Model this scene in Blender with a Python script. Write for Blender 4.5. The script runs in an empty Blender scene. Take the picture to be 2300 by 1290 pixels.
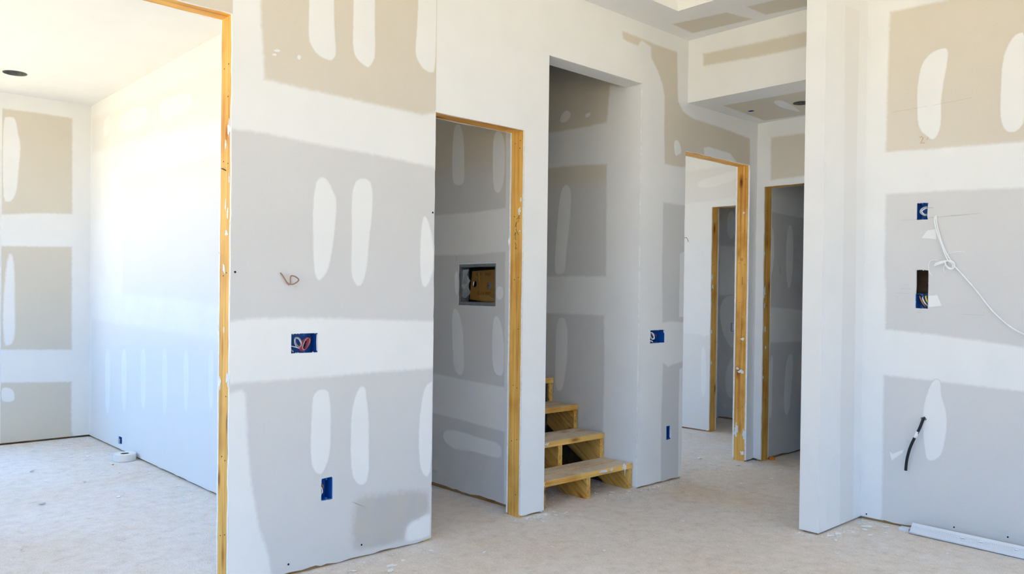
import bpy, math, random
from mathutils import Vector, Matrix
from mathutils.geometry import tessellate_polygon

scene = bpy.context.scene
COL = scene.collection
rnd = random.Random(7)

# ------------------------------------------------------------------ camera
YAW, PITCH, ROLL = math.radians(47.0257), -0.0089, 0.0120
F = Vector((math.cos(YAW), math.sin(YAW), 0)); R = Vector((math.sin(YAW), -math.cos(YAW), 0)); U = Vector((0, 0, 1))
F2 = F * math.cos(PITCH) + U * math.sin(PITCH); U2 = U * math.cos(PITCH) - F * math.sin(PITCH)
R3 = R * math.cos(ROLL) + U2 * math.sin(ROLL); U3 = U2 * math.cos(ROLL) - R * math.sin(ROLL)
cd = bpy.data.cameras.new('camera'); cam = bpy.data.objects.new('camera', cd); COL.objects.link(cam)
m = Matrix.Identity(4)
for i in range(3):
    m[i][0], m[i][1], m[i][2] = R3[i], U3[i], -F2[i]
m[0][3], m[1][3], m[2][3] = 0, 0, 1.2024
cam.matrix_world = m
cd.sensor_width = 36; cd.lens = 1795.863 / 2300 * 36; cd.shift_y = 34.848 / 2300; cd.clip_start = 0.02
scene.camera = cam

# ------------------------------------------------------------------ sky, sun, exposure
EXPOSURE = 1.81
world = bpy.data.worlds.new('sky'); scene.world = world; world.use_nodes = True
wn = world.node_tree; wn.nodes.clear()
wo = wn.nodes.new('ShaderNodeOutputWorld'); wb = wn.nodes.new('ShaderNodeBackground')
wb.inputs['Color'].default_value = (0.17, 0.465, 0.96, 1); wb.inputs['Strength'].default_value = 1.1
wn.links.new(wb.outputs[0], wo.inputs[0])
sd = bpy.data.lights.new('sun', 'SUN'); sd.energy = 7.8; sd.color = (1, 0.87, 0.51); sd.angle = 0.01
sun = bpy.data.objects.new('sun', sd); COL.objects.link(sun)
sun.rotation_euler = Vector((0.15, 0.02, -0.98)).to_track_quat('-Z', 'Y').to_euler()
vs = scene.view_settings
vs.view_transform = 'Standard'; vs.look = 'None'; vs.exposure = EXPOSURE; vs.gamma = 1.0; vs.use_curve_mapping = False
scene.cycles.use_denoising = True
scene.cycles.max_bounces = 7; scene.cycles.diffuse_bounces = 6; scene.cycles.use_adaptive_sampling = True; scene.cycles.adaptive_threshold = 0.06; scene.cycles.adaptive_min_samples = 12

# window openings of the house and one added to light the closet: (axis of the wall, coordinate, a0, a1, z0, z1)
WINDOWS = [('Y', 7.177, 0.1, 1.317, 0.259, 2.272), ('Y', 5.6, 4.25, 6.05, 0.1, 2.45), ('Y', 7.177, 2.12, 3.0, 0.15, 2.4),  # the last one here is the added closet window
           ('Y', -3.5, 0.5, 2.2, 0.25, 2.5), ('Y', -3.5, 2.5, 4.2, 0.25, 2.5),
           ('X', -2.0, -3.2, -0.2, 0.06, 2.75), ('X', -2.0, 0.1, 2.9, 0.06, 2.75), ('X', -0.3, 3.9, 6.9, 0.65, 2.5)]
for k, (ax, v, a0, a1, z0, z1) in enumerate(WINDOWS):
    ld = bpy.data.lights.new('window_portal', 'AREA'); ld.shape = 'RECTANGLE'; ld.size = a1 - a0; ld.size_y = z1 - z0
    ld.cycles.is_portal = True; ld.energy = 0
    lo = bpy.data.objects.new('window_portal', ld); COL.objects.link(lo)
    mid, zc = (a0 + a1) / 2, (z0 + z1) / 2
    inward = Vector((0, -1, 0)) if (ax == 'Y' and v > 0) else Vector((0, 1, 0)) if ax == 'Y' else Vector((1, 0, 0))
    lo.location = (Vector((mid, v, zc)) if ax == 'Y' else Vector((v, mid, zc))) - inward * 0.1
    lo.rotation_euler = inward.to_track_quat('-Z', 'Z').to_euler()

# ------------------------------------------------------------------ materials
def new_mat(name):
    mt = bpy.data.materials.new(name); mt.use_nodes = True
    nt = mt.node_tree; b = nt.nodes['Principled BSDF']
    b.inputs['Specular IOR Level'].default_value = 0.25
    return mt, nt, b
def node(nt, t, **kw):
    n = nt.nodes.new(t)
    for k, v in kw.items(): setattr(n, k, v)
    return n
def ramp(nt, fac, stops):
    r = node(nt, 'ShaderNodeValToRGB'); e = r.color_ramp.elements
    e[0].position, e[0].color = stops[0][0], (*stops[0][1], 1)
    e[1].position, e[1].color = stops[-1][0], (*stops[-1][1], 1)
    for p, c in stops[1:-1]:
        x = e.new(p); x.color = (*c, 1)
    nt.links.new(fac, r.inputs[0]); return r
def noise(nt, scale, detail=3, vec=None, rough=0.55):
    n = node(nt, 'ShaderNodeTexNoise'); n.inputs['Scale'].default_value = scale; n.inputs['Detail'].default_value = detail
    n.inputs['Roughness'].default_value = rough
    if vec is not None: nt.links.new(vec, n.inputs['Vector'])
    return n
def coords(nt, scale=(1, 1, 1)):
    g = node(nt, 'ShaderNodeNewGeometry'); mp = node(nt, 'ShaderNodeMapping'); mp.inputs['Scale'].default_value = scale
    nt.links.new(g.outputs['Position'], mp.inputs['Vector']); return mp.outputs[0]
def bump(nt, b, h, strength, dist=0.002):
    bp = node(nt, 'ShaderNodeBump'); bp.inputs['Strength'].default_value = strength; bp.inputs['Distance'].default_value = dist
    nt.links.new(h, bp.inputs['Height']); nt.links.new(bp.outputs[0], b.inputs['Normal'])
def plain(name, col, rough=0.6, metal=0.0, spec=0.25, var=0.0, vs_=40):
    mt, nt, b = new_mat(name)
    b.inputs['Base Color'].default_value = (*col, 1); b.inputs['Roughness'].default_value = rough
    b.inputs['Metallic'].default_value = metal; b.inputs['Specular IOR Level'].default_value = spec
    if var:
        n = noise(nt, vs_, 4, coords(nt))
        r = ramp(nt, n.outputs[0], [(0.3, tuple(c * (1 - var) for c in col)), (0.7, tuple(min(1, c * (1 + var)) for c in col))])
        nt.links.new(r.outputs[0], b.inputs['Base Color'])
    return mt

def paper_color(nt):
    # gypsum board paper: tan sheets at the top of the walls, greyer sheets below
    vec = coords(nt); sep = node(nt, 'ShaderNodeSeparateXYZ'); nt.links.new(vec, sep.inputs[0])
    mr = node(nt, 'ShaderNodeMapRange'); mr.inputs[1].default_value = 1.9; mr.inputs[2].default_value = 2.0
    nt.links.new(sep.outputs[2], mr.inputs[0])
    n1 = noise(nt, 1.3, 4, vec); n2 = noise(nt, 220, 2, vec)
    lo = ramp(nt, n1.outputs[0], [(0.3, (0.68, 0.67, 0.66)), (0.7, (0.715, 0.705, 0.695))])
    hi = ramp(nt, n1.outputs[0], [(0.3, (0.69, 0.635, 0.54)), (0.7, (0.725, 0.67, 0.575))])
    mx = node(nt, 'ShaderNodeMixRGB'); nt.links.new(mr.outputs[0], mx.inputs[0]); nt.links.new(lo.outputs[0], mx.inputs[1]); nt.links.new(hi.outputs[0], mx.inputs[2])
    sp = ramp(nt, n2.outputs[0], [(0.3, (0.96, 0.96, 0.96)), (0.7, (1, 1, 1))])
    m2 = node(nt, 'ShaderNodeMixRGB', blend_type='MULTIPLY'); m2.inputs[0].default_value = 1
    nt.links.new(mx.outputs[0], m2.inputs[1]); nt.links.new(sp.outputs[0], m2.inputs[2])
    return m2.outputs[0]
MUD = (0.86, 0.86, 0.85)
def mud_color(nt):
    n1 = noise(nt, 5, 5, coords(nt))
    return ramp(nt, n1.outputs[0], [(0.3, tuple(x * 0.965 for x in MUD)), (0.7, MUD)]).outputs[0]
def bare_color(nt):
    n1 = noise(nt, 1.3, 4, coords(nt))
    return ramp(nt, n1.outputs[0], [(0.3, (0.665, 0.62, 0.53)), (0.7, (0.70, 0.655, 0.565))]).outputs[0]
def shadow_color(nt):  # soft cast shadow low on the near wall, painted as a darker film
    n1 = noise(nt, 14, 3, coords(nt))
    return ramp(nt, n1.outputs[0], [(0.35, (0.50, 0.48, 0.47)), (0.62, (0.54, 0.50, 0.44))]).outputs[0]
def washed_color(nt):  # bare paper lightened in colour, as if washed out by strong light
    n1 = noise(nt, 1.3, 4, coords(nt))
    return ramp(nt, n1.outputs[0], [(0.3, (0.785, 0.775, 0.755)), (0.7, (0.81, 0.80, 0.785))]).outputs[0]
COLORS = {'washed': washed_color, 'mud': mud_color, 'board': paper_color, 'bare': bare_color, 'painted_shadow': shadow_color}
def skin(name, col):
    mt, nt, b = new_mat(name); b.inputs['Roughness'].default_value = 0.75; b.inputs['Specular IOR Level'].default_value = 0.15
    nt.links.new(COLORS[col](nt), b.inputs['Base Color']); return mt
def film(name, over, under):
    # a thin coat that feathers out at its rim into the surface it lies on (the 'coat' attribute is its thickness)
    mt, nt, b = new_mat(name); b.inputs['Roughness'].default_value = 0.75; b.inputs['Specular IOR Level'].default_value = 0.15
    at = node(nt, 'ShaderNodeAttribute', attribute_name='coat'); n2 = noise(nt, 45, 4, coords(nt))
    ad = node(nt, 'ShaderNodeMath', operation='MULTIPLY_ADD'); ad.inputs[1].default_value = 0.5; nt.links.new(n2.outputs[0], ad.inputs[0])
    sb = node(nt, 'ShaderNodeMath', operation='SUBTRACT'); sb.inputs[1].default_value = 0.25
    nt.links.new(at.outputs['Fac'], ad.inputs[2]); nt.links.new(ad.outputs[0], sb.inputs[0])
    mr = node(nt, 'ShaderNodeMapRange', interpolation_type='SMOOTHSTEP'); mr.inputs[1].default_value = 0.15; mr.inputs[2].default_value = 0.85
    nt.links.new(sb.outputs[0], mr.inputs[0])
    if over == 'painted_shadow': mr.inputs[4].default_value = 0.8
    mx = node(nt, 'ShaderNodeMixRGB'); nt.links.new(mr.outputs[0], mx.inputs[0])
    nt.links.new(COLORS[under](nt), mx.inputs[1]); nt.links.new(COLORS[over](nt), mx.inputs[2]); nt.links.new(mx.outputs[0], b.inputs['Base Color'])
    return mt
def wood(name, axis, base=(0.86, 0.50, 0.12), dark=(0.50, 0.23, 0.04), dust=0.0, tilt=0.0, dustcol=(0.72, 0.66, 0.58)):
    mt, nt, b = new_mat(name); b.inputs['Roughness'].default_value = 0.6
    def cvec(scale):
        g = node(nt, 'ShaderNodeNewGeometry'); rt = node(nt, 'ShaderNodeVectorRotate', rotation_type='X_AXIS'); rt.inputs['Angle'].default_value = -tilt
        mp = node(nt, 'ShaderNodeMapping'); mp.inputs['Scale'].default_value = scale
        nt.links.new(g.outputs['Position'], rt.inputs['Vector']); nt.links.new(rt.outputs[0], mp.inputs['Vector']); return mp.outputs[0]
    s = [60, 60, 60]; s['XYZ'.index(axis)] = 1.9
    n1 = noise(nt, 1.0, 6, cvec(tuple(s)), 0.65)
    c = ramp(nt, n1.outputs[0], [(0.30, dark), (0.44, tuple((a * 2 + d) / 3 for a, d in zip(base, dark))), (0.56, base), (0.75, tuple(min(1, x * 1.15) for x in base))])
    k = [11, 11, 11]; k['XYZ'.index(axis)] = 3.4
    vo = node(nt, 'ShaderNodeTexVoronoi'); vo.inputs['Scale'].default_value = 1.0; nt.links.new(cvec(tuple(k)), vo.inputs['Vector'])
    kr = ramp(nt, vo.outputs['Distance'], [(0.06, (0.25, 0.13, 0.06)), (0.15, (0.8, 0.66, 0.5)), (0.24, (1, 1, 1))])
    mx = node(nt, 'ShaderNodeMixRGB', blend_type='MULTIPLY'); mx.inputs[0].default_value = 0.85
    nt.links.new(c.outputs[0], mx.inputs[1]); nt.links.new(kr.outputs[0], mx.inputs[2])
    n3 = noise(nt, 3.0, 3, coords(nt)); st = ramp(nt, n3.outputs[0], [(0.36, (0.80, 0.66, 0.50)), (0.52, (1, 0.97, 0.93)), (0.68, (1.05, 1.05, 1.05))])
    m3 = node(nt, 'ShaderNodeMixRGB', blend_type='MULTIPLY'); m3.inputs[0].default_value = 1
    nt.links.new(mx.outputs[0], m3.inputs[1]); nt.links.new(st.outputs[0], m3.inputs[2])
    n4 = noise(nt, 40, 6, coords(nt, (1, 1, 0.5)), 0.7); dr = ramp(nt, n4.outputs[0], [(0.66 - dust * 0.5, (0, 0, 0)), (0.74 - dust * 0.1, (1, 1, 1))])
    m4 = node(nt, 'ShaderNodeMixRGB'); nt.links.new(dr.outputs[0], m4.inputs[0]); nt.links.new(m3.outputs[0], m4.inputs[1]); m4.inputs[2].default_value = (*dustcol, 1)
    nt.links.new(m4.outputs[0], b.inputs['Base Color']); bump(nt, b, n1.outputs[0], 0.25, 0.001)
    return mt
def floor_mat():
    mt, nt, b = new_mat('dusty_subfloor'); b.inputs['Roughness'].default_value = 0.85
    v = coords(nt); n1 = noise(nt, 0.9, 6, v, 0.62); n2 = noise(nt, 14, 7, v, 0.72); n3 = noise(nt, 42, 5, v, 0.75); n4 = noise(nt, 160, 4, v, 0.7)
    c1 = ramp(nt, n1.outputs[0], [(0.30, (0.83, 0.71, 0.60)), (0.45, (0.855, 0.78, 0.715)), (0.62, (0.88, 0.835, 0.80))])
    c2 = ramp(nt, n2.outputs[0], [(0.30, (0.82, 0.78, 0.745)), (0.46, (0.95, 0.935, 0.92)), (0.58, (1.0, 0.995, 0.99)), (0.75, (1.06, 1.06, 1.06))])
    mx = node(nt, 'ShaderNodeMixRGB', blend_type='MULTIPLY'); mx.inputs[0].default_value = 1.0
    nt.links.new(c1.outputs[0], mx.inputs[1]); nt.links.new(c2.outputs[0], mx.inputs[2])
    fl = ramp(nt, n3.outputs[0], [(0.57, (0, 0, 0)), (0.66, (0.9, 0.9, 0.9))])
    m2 = node(nt, 'ShaderNodeMixRGB'); nt.links.new(fl.outputs[0], m2.inputs[0]); nt.links.new(mx.outputs[0], m2.inputs[1]); m2.inputs[2].default_value = (0.90, 0.885, 0.87, 1)
    gr = ramp(nt, n4.outputs[0], [(0.32, (0.72, 0.69, 0.66)), (0.5, (0.98, 0.98, 0.98)), (0.7, (1.05, 1.05, 1.05))])
    m3 = node(nt, 'ShaderNodeMixRGB', blend_type='MULTIPLY'); m3.inputs[0].default_value = 0.75
    nt.links.new(m2.outputs[0], m3.inputs[1]); nt.links.new(gr.outputs[0], m3.inputs[2])
    # the floor colour turns tan around the hall
    vd = node(nt, 'ShaderNodeVectorMath', operation='DISTANCE'); vd.inputs[1].default_value = (5.1, 2.5, 0); nt.links.new(v, vd.inputs[0])
    dn = node(nt, 'ShaderNodeMath', operation='MULTIPLY_ADD'); dn.inputs[1].default_value = 1.2; nt.links.new(n1.outputs[0], dn.inputs[0]); nt.links.new(vd.outputs['Value'], dn.inputs[2])
    tm = node(nt, 'ShaderNodeMapRange', interpolation_type='SMOOTHSTEP'); tm.inputs[1].default_value = 1.0; tm.inputs[2].default_value = 2.1; tm.inputs[3].default_value = 1.0; tm.inputs[4].default_value = 0.0
    nt.links.new(dn.outputs[0], tm.inputs[0])
    m5 = node(nt, 'ShaderNodeMixRGB', blend_type='MULTIPLY'); nt.links.new(tm.outputs[0], m5.inputs[0]); nt.links.new(m3.outputs[0], m5.inputs[1]); m5.inputs[2].default_value = (1.02, 0.93, 0.80, 1)
    nt.links.new(m5.outputs[0], b.inputs['Base Color'])
    ad = node(nt, 'ShaderNodeMath', operation='ADD'); nt.links.new(n2.outputs[0], ad.inputs[0]); nt.links.new(n3.outputs[0], ad.inputs[1])
    bump(nt, b, ad.outputs[0], 0.7, 0.008); return mt

PAPER = skin('drywall_paper', 'board'); MUDM = skin('joint_compound', 'mud')
FILM = {'mud': film('feathered_compound', 'mud', 'board'), 'bare': film('bare_board_paper', 'bare', 'mud'), 'mudbare': film('compound_on_bare_paper', 'mud', 'bare'), 'painted_shadow': film('painted_shadow_film', 'painted_shadow', 'board'), 'plain': MUDM, 'washed': film('washed_out_paper', 'washed', 'mud'), 'mudwashed': film('compound_on_washed_paper', 'mud', 'washed')}
WOOD = {a: wood('pine_along_' + a.lower(), a) for a in 'XYZ'}
WOODD = wood('pine_dusty_tread', 'X', (0.78, 0.66, 0.50), (0.62, 0.48, 0.32), 0.42, 0.0, (0.80, 0.74, 0.68))
WOODE = wood('pine_tread_edge', 'X', (0.88, 0.54, 0.15), (0.62, 0.33, 0.08))
WOODY = wood('pine_stringer', 'Y', (0.80, 0.49, 0.13), (0.36, 0.16, 0.03), 0.0, math.atan2(0.159, 0.233))
WOODP = {a: wood('old_plate_along_' + a.lower(), a, (0.46, 0.28, 0.12), (0.24, 0.13, 0.05)) for a in 'XY'}
FLOOR = floor_mat()
GYPSUM = plain('broken_gypsum', (0.90, 0.895, 0.88), 0.9, var=0.08)
BLUE = plain('blue_box_plastic', (0.006, 0.095, 0.40), 0.35, spec=0.5)
WHITEW = plain('white_cable', (0.90, 0.90, 0.89), 0.45); GREYW = plain('grey_cable', (0.45, 0.46, 0.48), 0.5)
REDW = plain('red_wire', (0.42, 0.07, 0.09), 0.45); BLACKW = plain('black_cable', (0.02, 0.02, 0.022), 0.45)
COPPER = plain('bare_copper', (0.45, 0.19, 0.10), 0.4, 0.6); YELLOWW = plain('yellow_cable', (0.62, 0.50, 0.10), 0.5)
TANW = plain('tan_cable', (0.36, 0.20, 0.13), 0.55)
STEEL = plain('galvanised_steel', (0.22, 0.225, 0.22), 0.5, 0.3, var=0.15)
BEADM = plain('white_metal_bead', (0.74, 0.78, 0.84), 0.4, 0.0, 0.4)
DARK = plain('dark_void', (0.012, 0.011, 0.010), 0.9)
BROWN = plain('brown_stair_shade', (0.085, 0.05, 0.03), 0.9, var=0.3, vs_=25)
CARD = plain('brown_cardboard', (0.25, 0.125, 0.025), 0.8, var=0.12, vs_=8)
TAPEP = plain('paper_tape', (0.83, 0.80, 0.75), 0.7); CARDTUBE = plain('cardboard_core', (0.22, 0.14, 0.09), 0.9)
ORANGE = plain('orange_plastic', (0.75, 0.22, 0.03), 0.5); PENCIL = plain('pencil_mark', (0.40, 0.385, 0.37), 0.9)
INK = plain('black_marker', (0.03, 0.02, 0.02), 0.8); REDPEN = plain('red_pencil', (0.62, 0.30, 0.22), 0.9)
NAILM = plain('dark_nail', (0.05, 0.04, 0.035), 0.5, 0.5); FRAMEM = plain('white_vinyl', (0.8, 0.8, 0.8), 0.4)
DIRT = plain('dry_earth', (0.45, 0.38, 0.28), 0.95, var=0.15, vs_=0.6)
SIDING = plain('outer_sheathing', (0.55, 0.50, 0.42), 0.9)

# ------------------------------------------------------------------ mesh helpers
def link(name, me, mat, parent=None):
    o = bpy.data.objects.new(name, me); COL.objects.link(o)
    if mat is not None and not me.materials: me.materials.append(mat)
    if parent is not None: o.parent = parent
    return o
def mesh(verts, faces):
    me = bpy.data.meshes.new('m'); me.from_pydata([tuple(v) for v in verts], [], faces); me.update(); return me
class MB:
    def __init__(s): s.v = []; s.f = []
    def box(s, x0, x1, y0, y1, z0, z1):
        n = len(s.v)
        s.v += [(x, y, z) for z in (z0, z1) for (x, y) in ((x0, y0), (x1, y0), (x1, y1), (x0, y1))]
        s.f += [tuple(n + i for i in q) for q in ((0, 3, 2, 1), (4, 5, 6, 7), (0, 1, 5, 4), (1, 2, 6, 5), (2, 3, 7, 6), (3, 0, 4, 7))]; return s
    def tube(s, pts, r, seg=8, taper=1.0):
        pts = [Vector(p) for p in pts]; n0 = len(s.v); up = None
        for i, p in enumerate(pts):
            t = (pts[min(i + 1, len(pts) - 1)] - pts[max(i - 1, 0)]).normalized()
            if up is None: up = t.orthogonal().normalized()
            up = (up - t * up.dot(t)); up = up.normalized() if up.length > 1e-6 else t.orthogonal().normalized()
            w = t.cross(up)
            for k in range(seg):
                a = 2 * math.pi * k / seg; s.v.append(tuple(p + (up * math.cos(a) + w * math.sin(a)) * r))
        for i in range(len(pts) - 1):
            for k in range(seg):
                a, b = n0 + i * seg + k, n0 + i * seg + (k + 1) % seg
                s.f.append((a, b, b + seg, a + seg))
        s.f.append(tuple(n0 + k for k in reversed(range(seg)))); e = n0 + (len(pts) - 1) * seg
        s.f.append(tuple(e + k for k in range(seg))); return s
    def build(s, name, mat, parent=None, smooth=False):
        me = mesh(s.v, s.f)
        if smooth: me.polygons.foreach_set('use_smooth', [True] * len(me.polygons))
        return link(name, me, mat, parent)
def spline(pts, n=8):
    P = [Vector(p) for p in pts]; out = []
    for i in range(len(P) - 1):
        a, b, c, d = P[max(i - 1, 0)], P[i], P[i + 1], P[min(i + 2, len(P) - 1)]
        for k in range(n):
            t = k / n
            out.append(0.5 * ((2 * b) + (c - a) * t + (2 * a - 5 * b + 4 * c - d) * t * t + (3 * b - 3 * c + d - a) * t ** 3))
    out.append(P[-1]); return out
def empty(name, loc):
    o = bpy.data.objects.new(name, None); COL.objects.link(o); o.location = loc; o.empty_display_size = 0.05
    o.matrix_world = Matrix.Translation(loc); return o
def adopt(child, parent):
    child.parent = parent; child.matrix_parent_inverse = Matrix.Translation(-Vector(parent.location)); return child
def tag(o, label, cat, group=None, kind=None):
    o['label'] = label; o['category'] = cat
    if group: o['group'] = group
    if kind: o['kind'] = kind
    return o
def struct(o, label=None):
    o['kind'] = 'structure'
    if label: o['label'] = label
    return o
def place(ax, val, a, z, out=0.0):
    """point on a wall: ax 'Y' walls face -Y, ax 'X' walls face -X, 'Z' ceilings face down"""
    if ax == 'Y': return (a, val - out, z)
    if ax == 'X': return (val - out, a, z)
    return (a, z, val - out)
def sheet(name, ax, val, a0, a1, z0, z1, openings=(), t=0.0127, step=0.06, jag=0.0015, parent=None, mat=None, clean=(), flip=False, ragged=0.0):
    """one layer of board with its openings cut out; edges of cut openings and the bottom edge are slightly ragged"""
    def cuts(lo, hi, extra):
        c = {round(lo, 4), round(hi, 4)} | {round(e, 4) for e in extra if lo < e < hi}
        n = int((hi - lo) / step) if step else 0
        ex = sorted(c)
        for i in range(1, n):
            x = lo + (hi - lo) * i / n
            if min(abs(x - e) for e in ex) > step * 0.3: c.add(round(x, 4))
        return sorted(c)
    A = cuts(a0, a1, [e for o in openings for e in o[:2]]); Z = cuts(z0, z1, [e for o in openings for e in o[2:4]])
    na, nz = len(A) - 1, len(Z) - 1
    fill = [[not any(o[0] < (A[i] + A[i + 1]) / 2 < o[1] and o[2] < (Z[j] + Z[j + 1]) / 2 < o[3] for o in openings) for j in range(nz)] for i in range(na)]
    def F_(i, j): return 0 <= i < na and 0 <= j < nz and fill[i][j]
    rr = random.Random(sum(map(ord, name)) + int(a0 * 100)); pos = {}
    for i in range(na + 1):
        for j in range(nz + 1):
            cells = [F_(i - 1, j - 1), F_(i, j - 1), F_(i - 1, j), F_(i, j)]
            a, z = A[i], Z[j]; q = (0, 0)
            inner = 0 < i < na and not all(cells) and any(cells)
            isclean = any(abs(a - c) < 1e-3 for c in clean) and z > 0.05
            small = any(o[0] - 1e-3 <= a <= o[1] + 1e-3 and o[2] - 1e-3 <= z <= o[3] + 1e-3 and o[1] - o[0] < 0.3 for o in openings)
            if inner and jag and not isclean:
                k = jag * (1.3 if small else 1)
                q = (rr.uniform(-1, 1) * k, rr.uniform(-1, 1) * k if j not in (0, nz) else 0)
            if j == 0 and jag: q = (q[0], rr.uniform(-0.004, 0.006) + ragged * rr.random())
            pos[i, j] = (a + q[0], z + q[1])
    v = []; idx = {}; f = []
    sgn = -1 if flip else 1
    def V(i, j, k):
        if (i, j, k) not in idx:
            idx[i, j, k] = len(v); v.append(place(ax, val, *pos[i, j], out=-t * k * sgn))
        return idx[i, j, k]
    for i in range(na):
        for j in range(nz):
            if not fill[i][j]: continue
            f.append((V(i, j, 0), V(i + 1, j, 0), V(i + 1, j + 1, 0), V(i, j + 1, 0)))
            f.append((V(i, j, 1), V(i, j + 1, 1), V(i + 1, j + 1, 1), V(i + 1, j, 1)))
            for di, dj, e in ((-1, 0, ((i, j), (i, j + 1))), (1, 0, ((i + 1, j + 1), (i + 1, j))), (0, -1, ((i + 1, j), (i, j))), (0, 1, ((i, j + 1), (i + 1, j + 1)))):
                if not F_(i + di, j + dj):
                    (p, q), (r_, s_) = e; f.append((V(p, q, 0), V(r_, s_, 0), V(r_, s_, 1), V(p, q, 1)))
    me = mesh(v, f)
    me.materials.append(mat or PAPER); me.materials.append(GYPSUM)
    ai = 1 if ax == 'Y' else 0 if ax == 'X' else 2
    for p in me.polygons:
        if abs(p.normal[ai]) < 0.7: p.material_index = 1
    return link(name, me, None, parent)

# ------------------------------------------------------------------ feathered coats on the walls
HOLES = {'boxa': (1.623, 1.749, 0.945, 1.029), 'outa': (1.773, 1.831, 0.293, 0.392), 'boxc': (4.099, 4.255, 0.908, 0.992), 'outc': (4.284, 4.337, 0.273, 0.364),
         'outl': (6.336, 6.42, 0.05, 0.108), 'grey': (3.423, 3.762, 1.14, 1.397)}
def coat(name, ax, val, poly, feather, kindmat, parent, hard=None, holes=(), smooth=0, layer=0, jit=0.0012, flip=False, lim=None):
    pts = [Vector(p) for p in poly]; n = len(pts)
    if sum(pts[i].x * pts[(i + 1) % n].y - pts[(i + 1) % n].x * pts[i].y for i in range(n)) < 0: pts.reverse()
    hd = [bool(hard and hard(pts[i], pts[(i + 1) % n])) for i in range(n)]
    if smooth:
        hd2 = None
        for _ in range(2):
            q = []
            for i in range(len(pts)):
                a, b = pts[i], pts[(i + 1) % len(pts)]; q += [a * 0.75 + b * 0.25, a * 0.25 + b * 0.75]
            pts = q
        hd = [False] * len(pts)
    rr = random.Random(len(pts) + int(abs(pts[0].x) * 977)); P = []; H = []; n = len(pts)
    for i in range(n):
        a, b = pts[i], pts[(i + 1) % n]; L = (b - a).length
        if L < 1e-4: continue
        k = max(1, int(L / 0.05)); nr = Vector((-(b - a).y, (b - a).x)) / L
        for j in range(k):
            P.append(a.lerp(b, j / k) + (nr * rr.uniform(-jit, jit) if j and not hd[i] else Vector((0, 0)))); H.append(hd[i])
    n = len(P); inner = []; outer_ = []; w = []
    for i in range(n):
        e0, e1 = P[i] - P[i - 1], P[(i + 1) % n] - P[i]
        n0, n1 = Vector((-e0.y, e0.x)).normalized(), Vector((-e1.y, e1.x)).normalized()
        d0, d1 = (0 if H[i - 1] else feather), (0 if H[i] else feather)
        det = n0.x * n1.y - n0.y * n1.x
        if abs(det) < 0.25: off = (n0 + n1).normalized() * ((d0 + d1) / 2) if (n0 + n1).length > 1e-5 else n0 * d0
        else: off = Vector(((d0 * n1.y - d1 * n0.y) / det, (n0.x * d1 - n1.x * d0) / det))
        if off.length > feather * 1.8: off = off.normalized() * feather * 1.8
        inner.append(P[i] + off * 0.5); outer_.append(P[i] - off * 0.5); w.append(1.0 if H[i - 1] and H[i] else 0.0)
    if lim:
        cl_ = lambda p: Vector((min(max(p.x, lim[0]), lim[1]), min(max(p.y, lim[2]), lim[3])))
        outer_ = [cl_(p) for p in outer_]; inner = [cl_(p) for p in inner]
    out = 0.0007 + 0.00025 * layer
    if flip: out = -out
    loops = [[Vector((p.x, p.y, 0)) for p in inner]]
    for h in holes:
        if len(h) > 4: loops.append([Vector((*p, 0)) for p in h]); continue
        a0, a1, z0, z1 = h; loops.append([Vector((a0, z0, 0)), Vector((a0, z1, 0)), Vector((a1, z1, 0)), Vector((a1, z0, 0))])
    tri = tessellate_polygon(loops)
    flat = [p for l in loops for p in l]
    v = [place(ax, val, p.x, p.y, out * 0.4) for p in outer_] + [place(ax, val, p.x, p.y, out) for p in flat]
    f = [(i, (i + 1) % n, n + (i + 1) % n, n + i) for i in range(n)] + [tuple(n + k for k in t) for t in tri]
    me = mesh(v, f); at = me.attributes.new('coat', 'FLOAT', 'POINT')
    at.data.foreach_set('value', w + [1.0] * len(flat))
    return link(name, me, FILM[kindmat], parent)
WALLS = {}   # key -> (axis, value, object, along snaps, height snaps)
def reg(key, ax, val, obj, sa=(), sz=()): WALLS[key] = (ax, val, obj, sa, sz)

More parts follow.
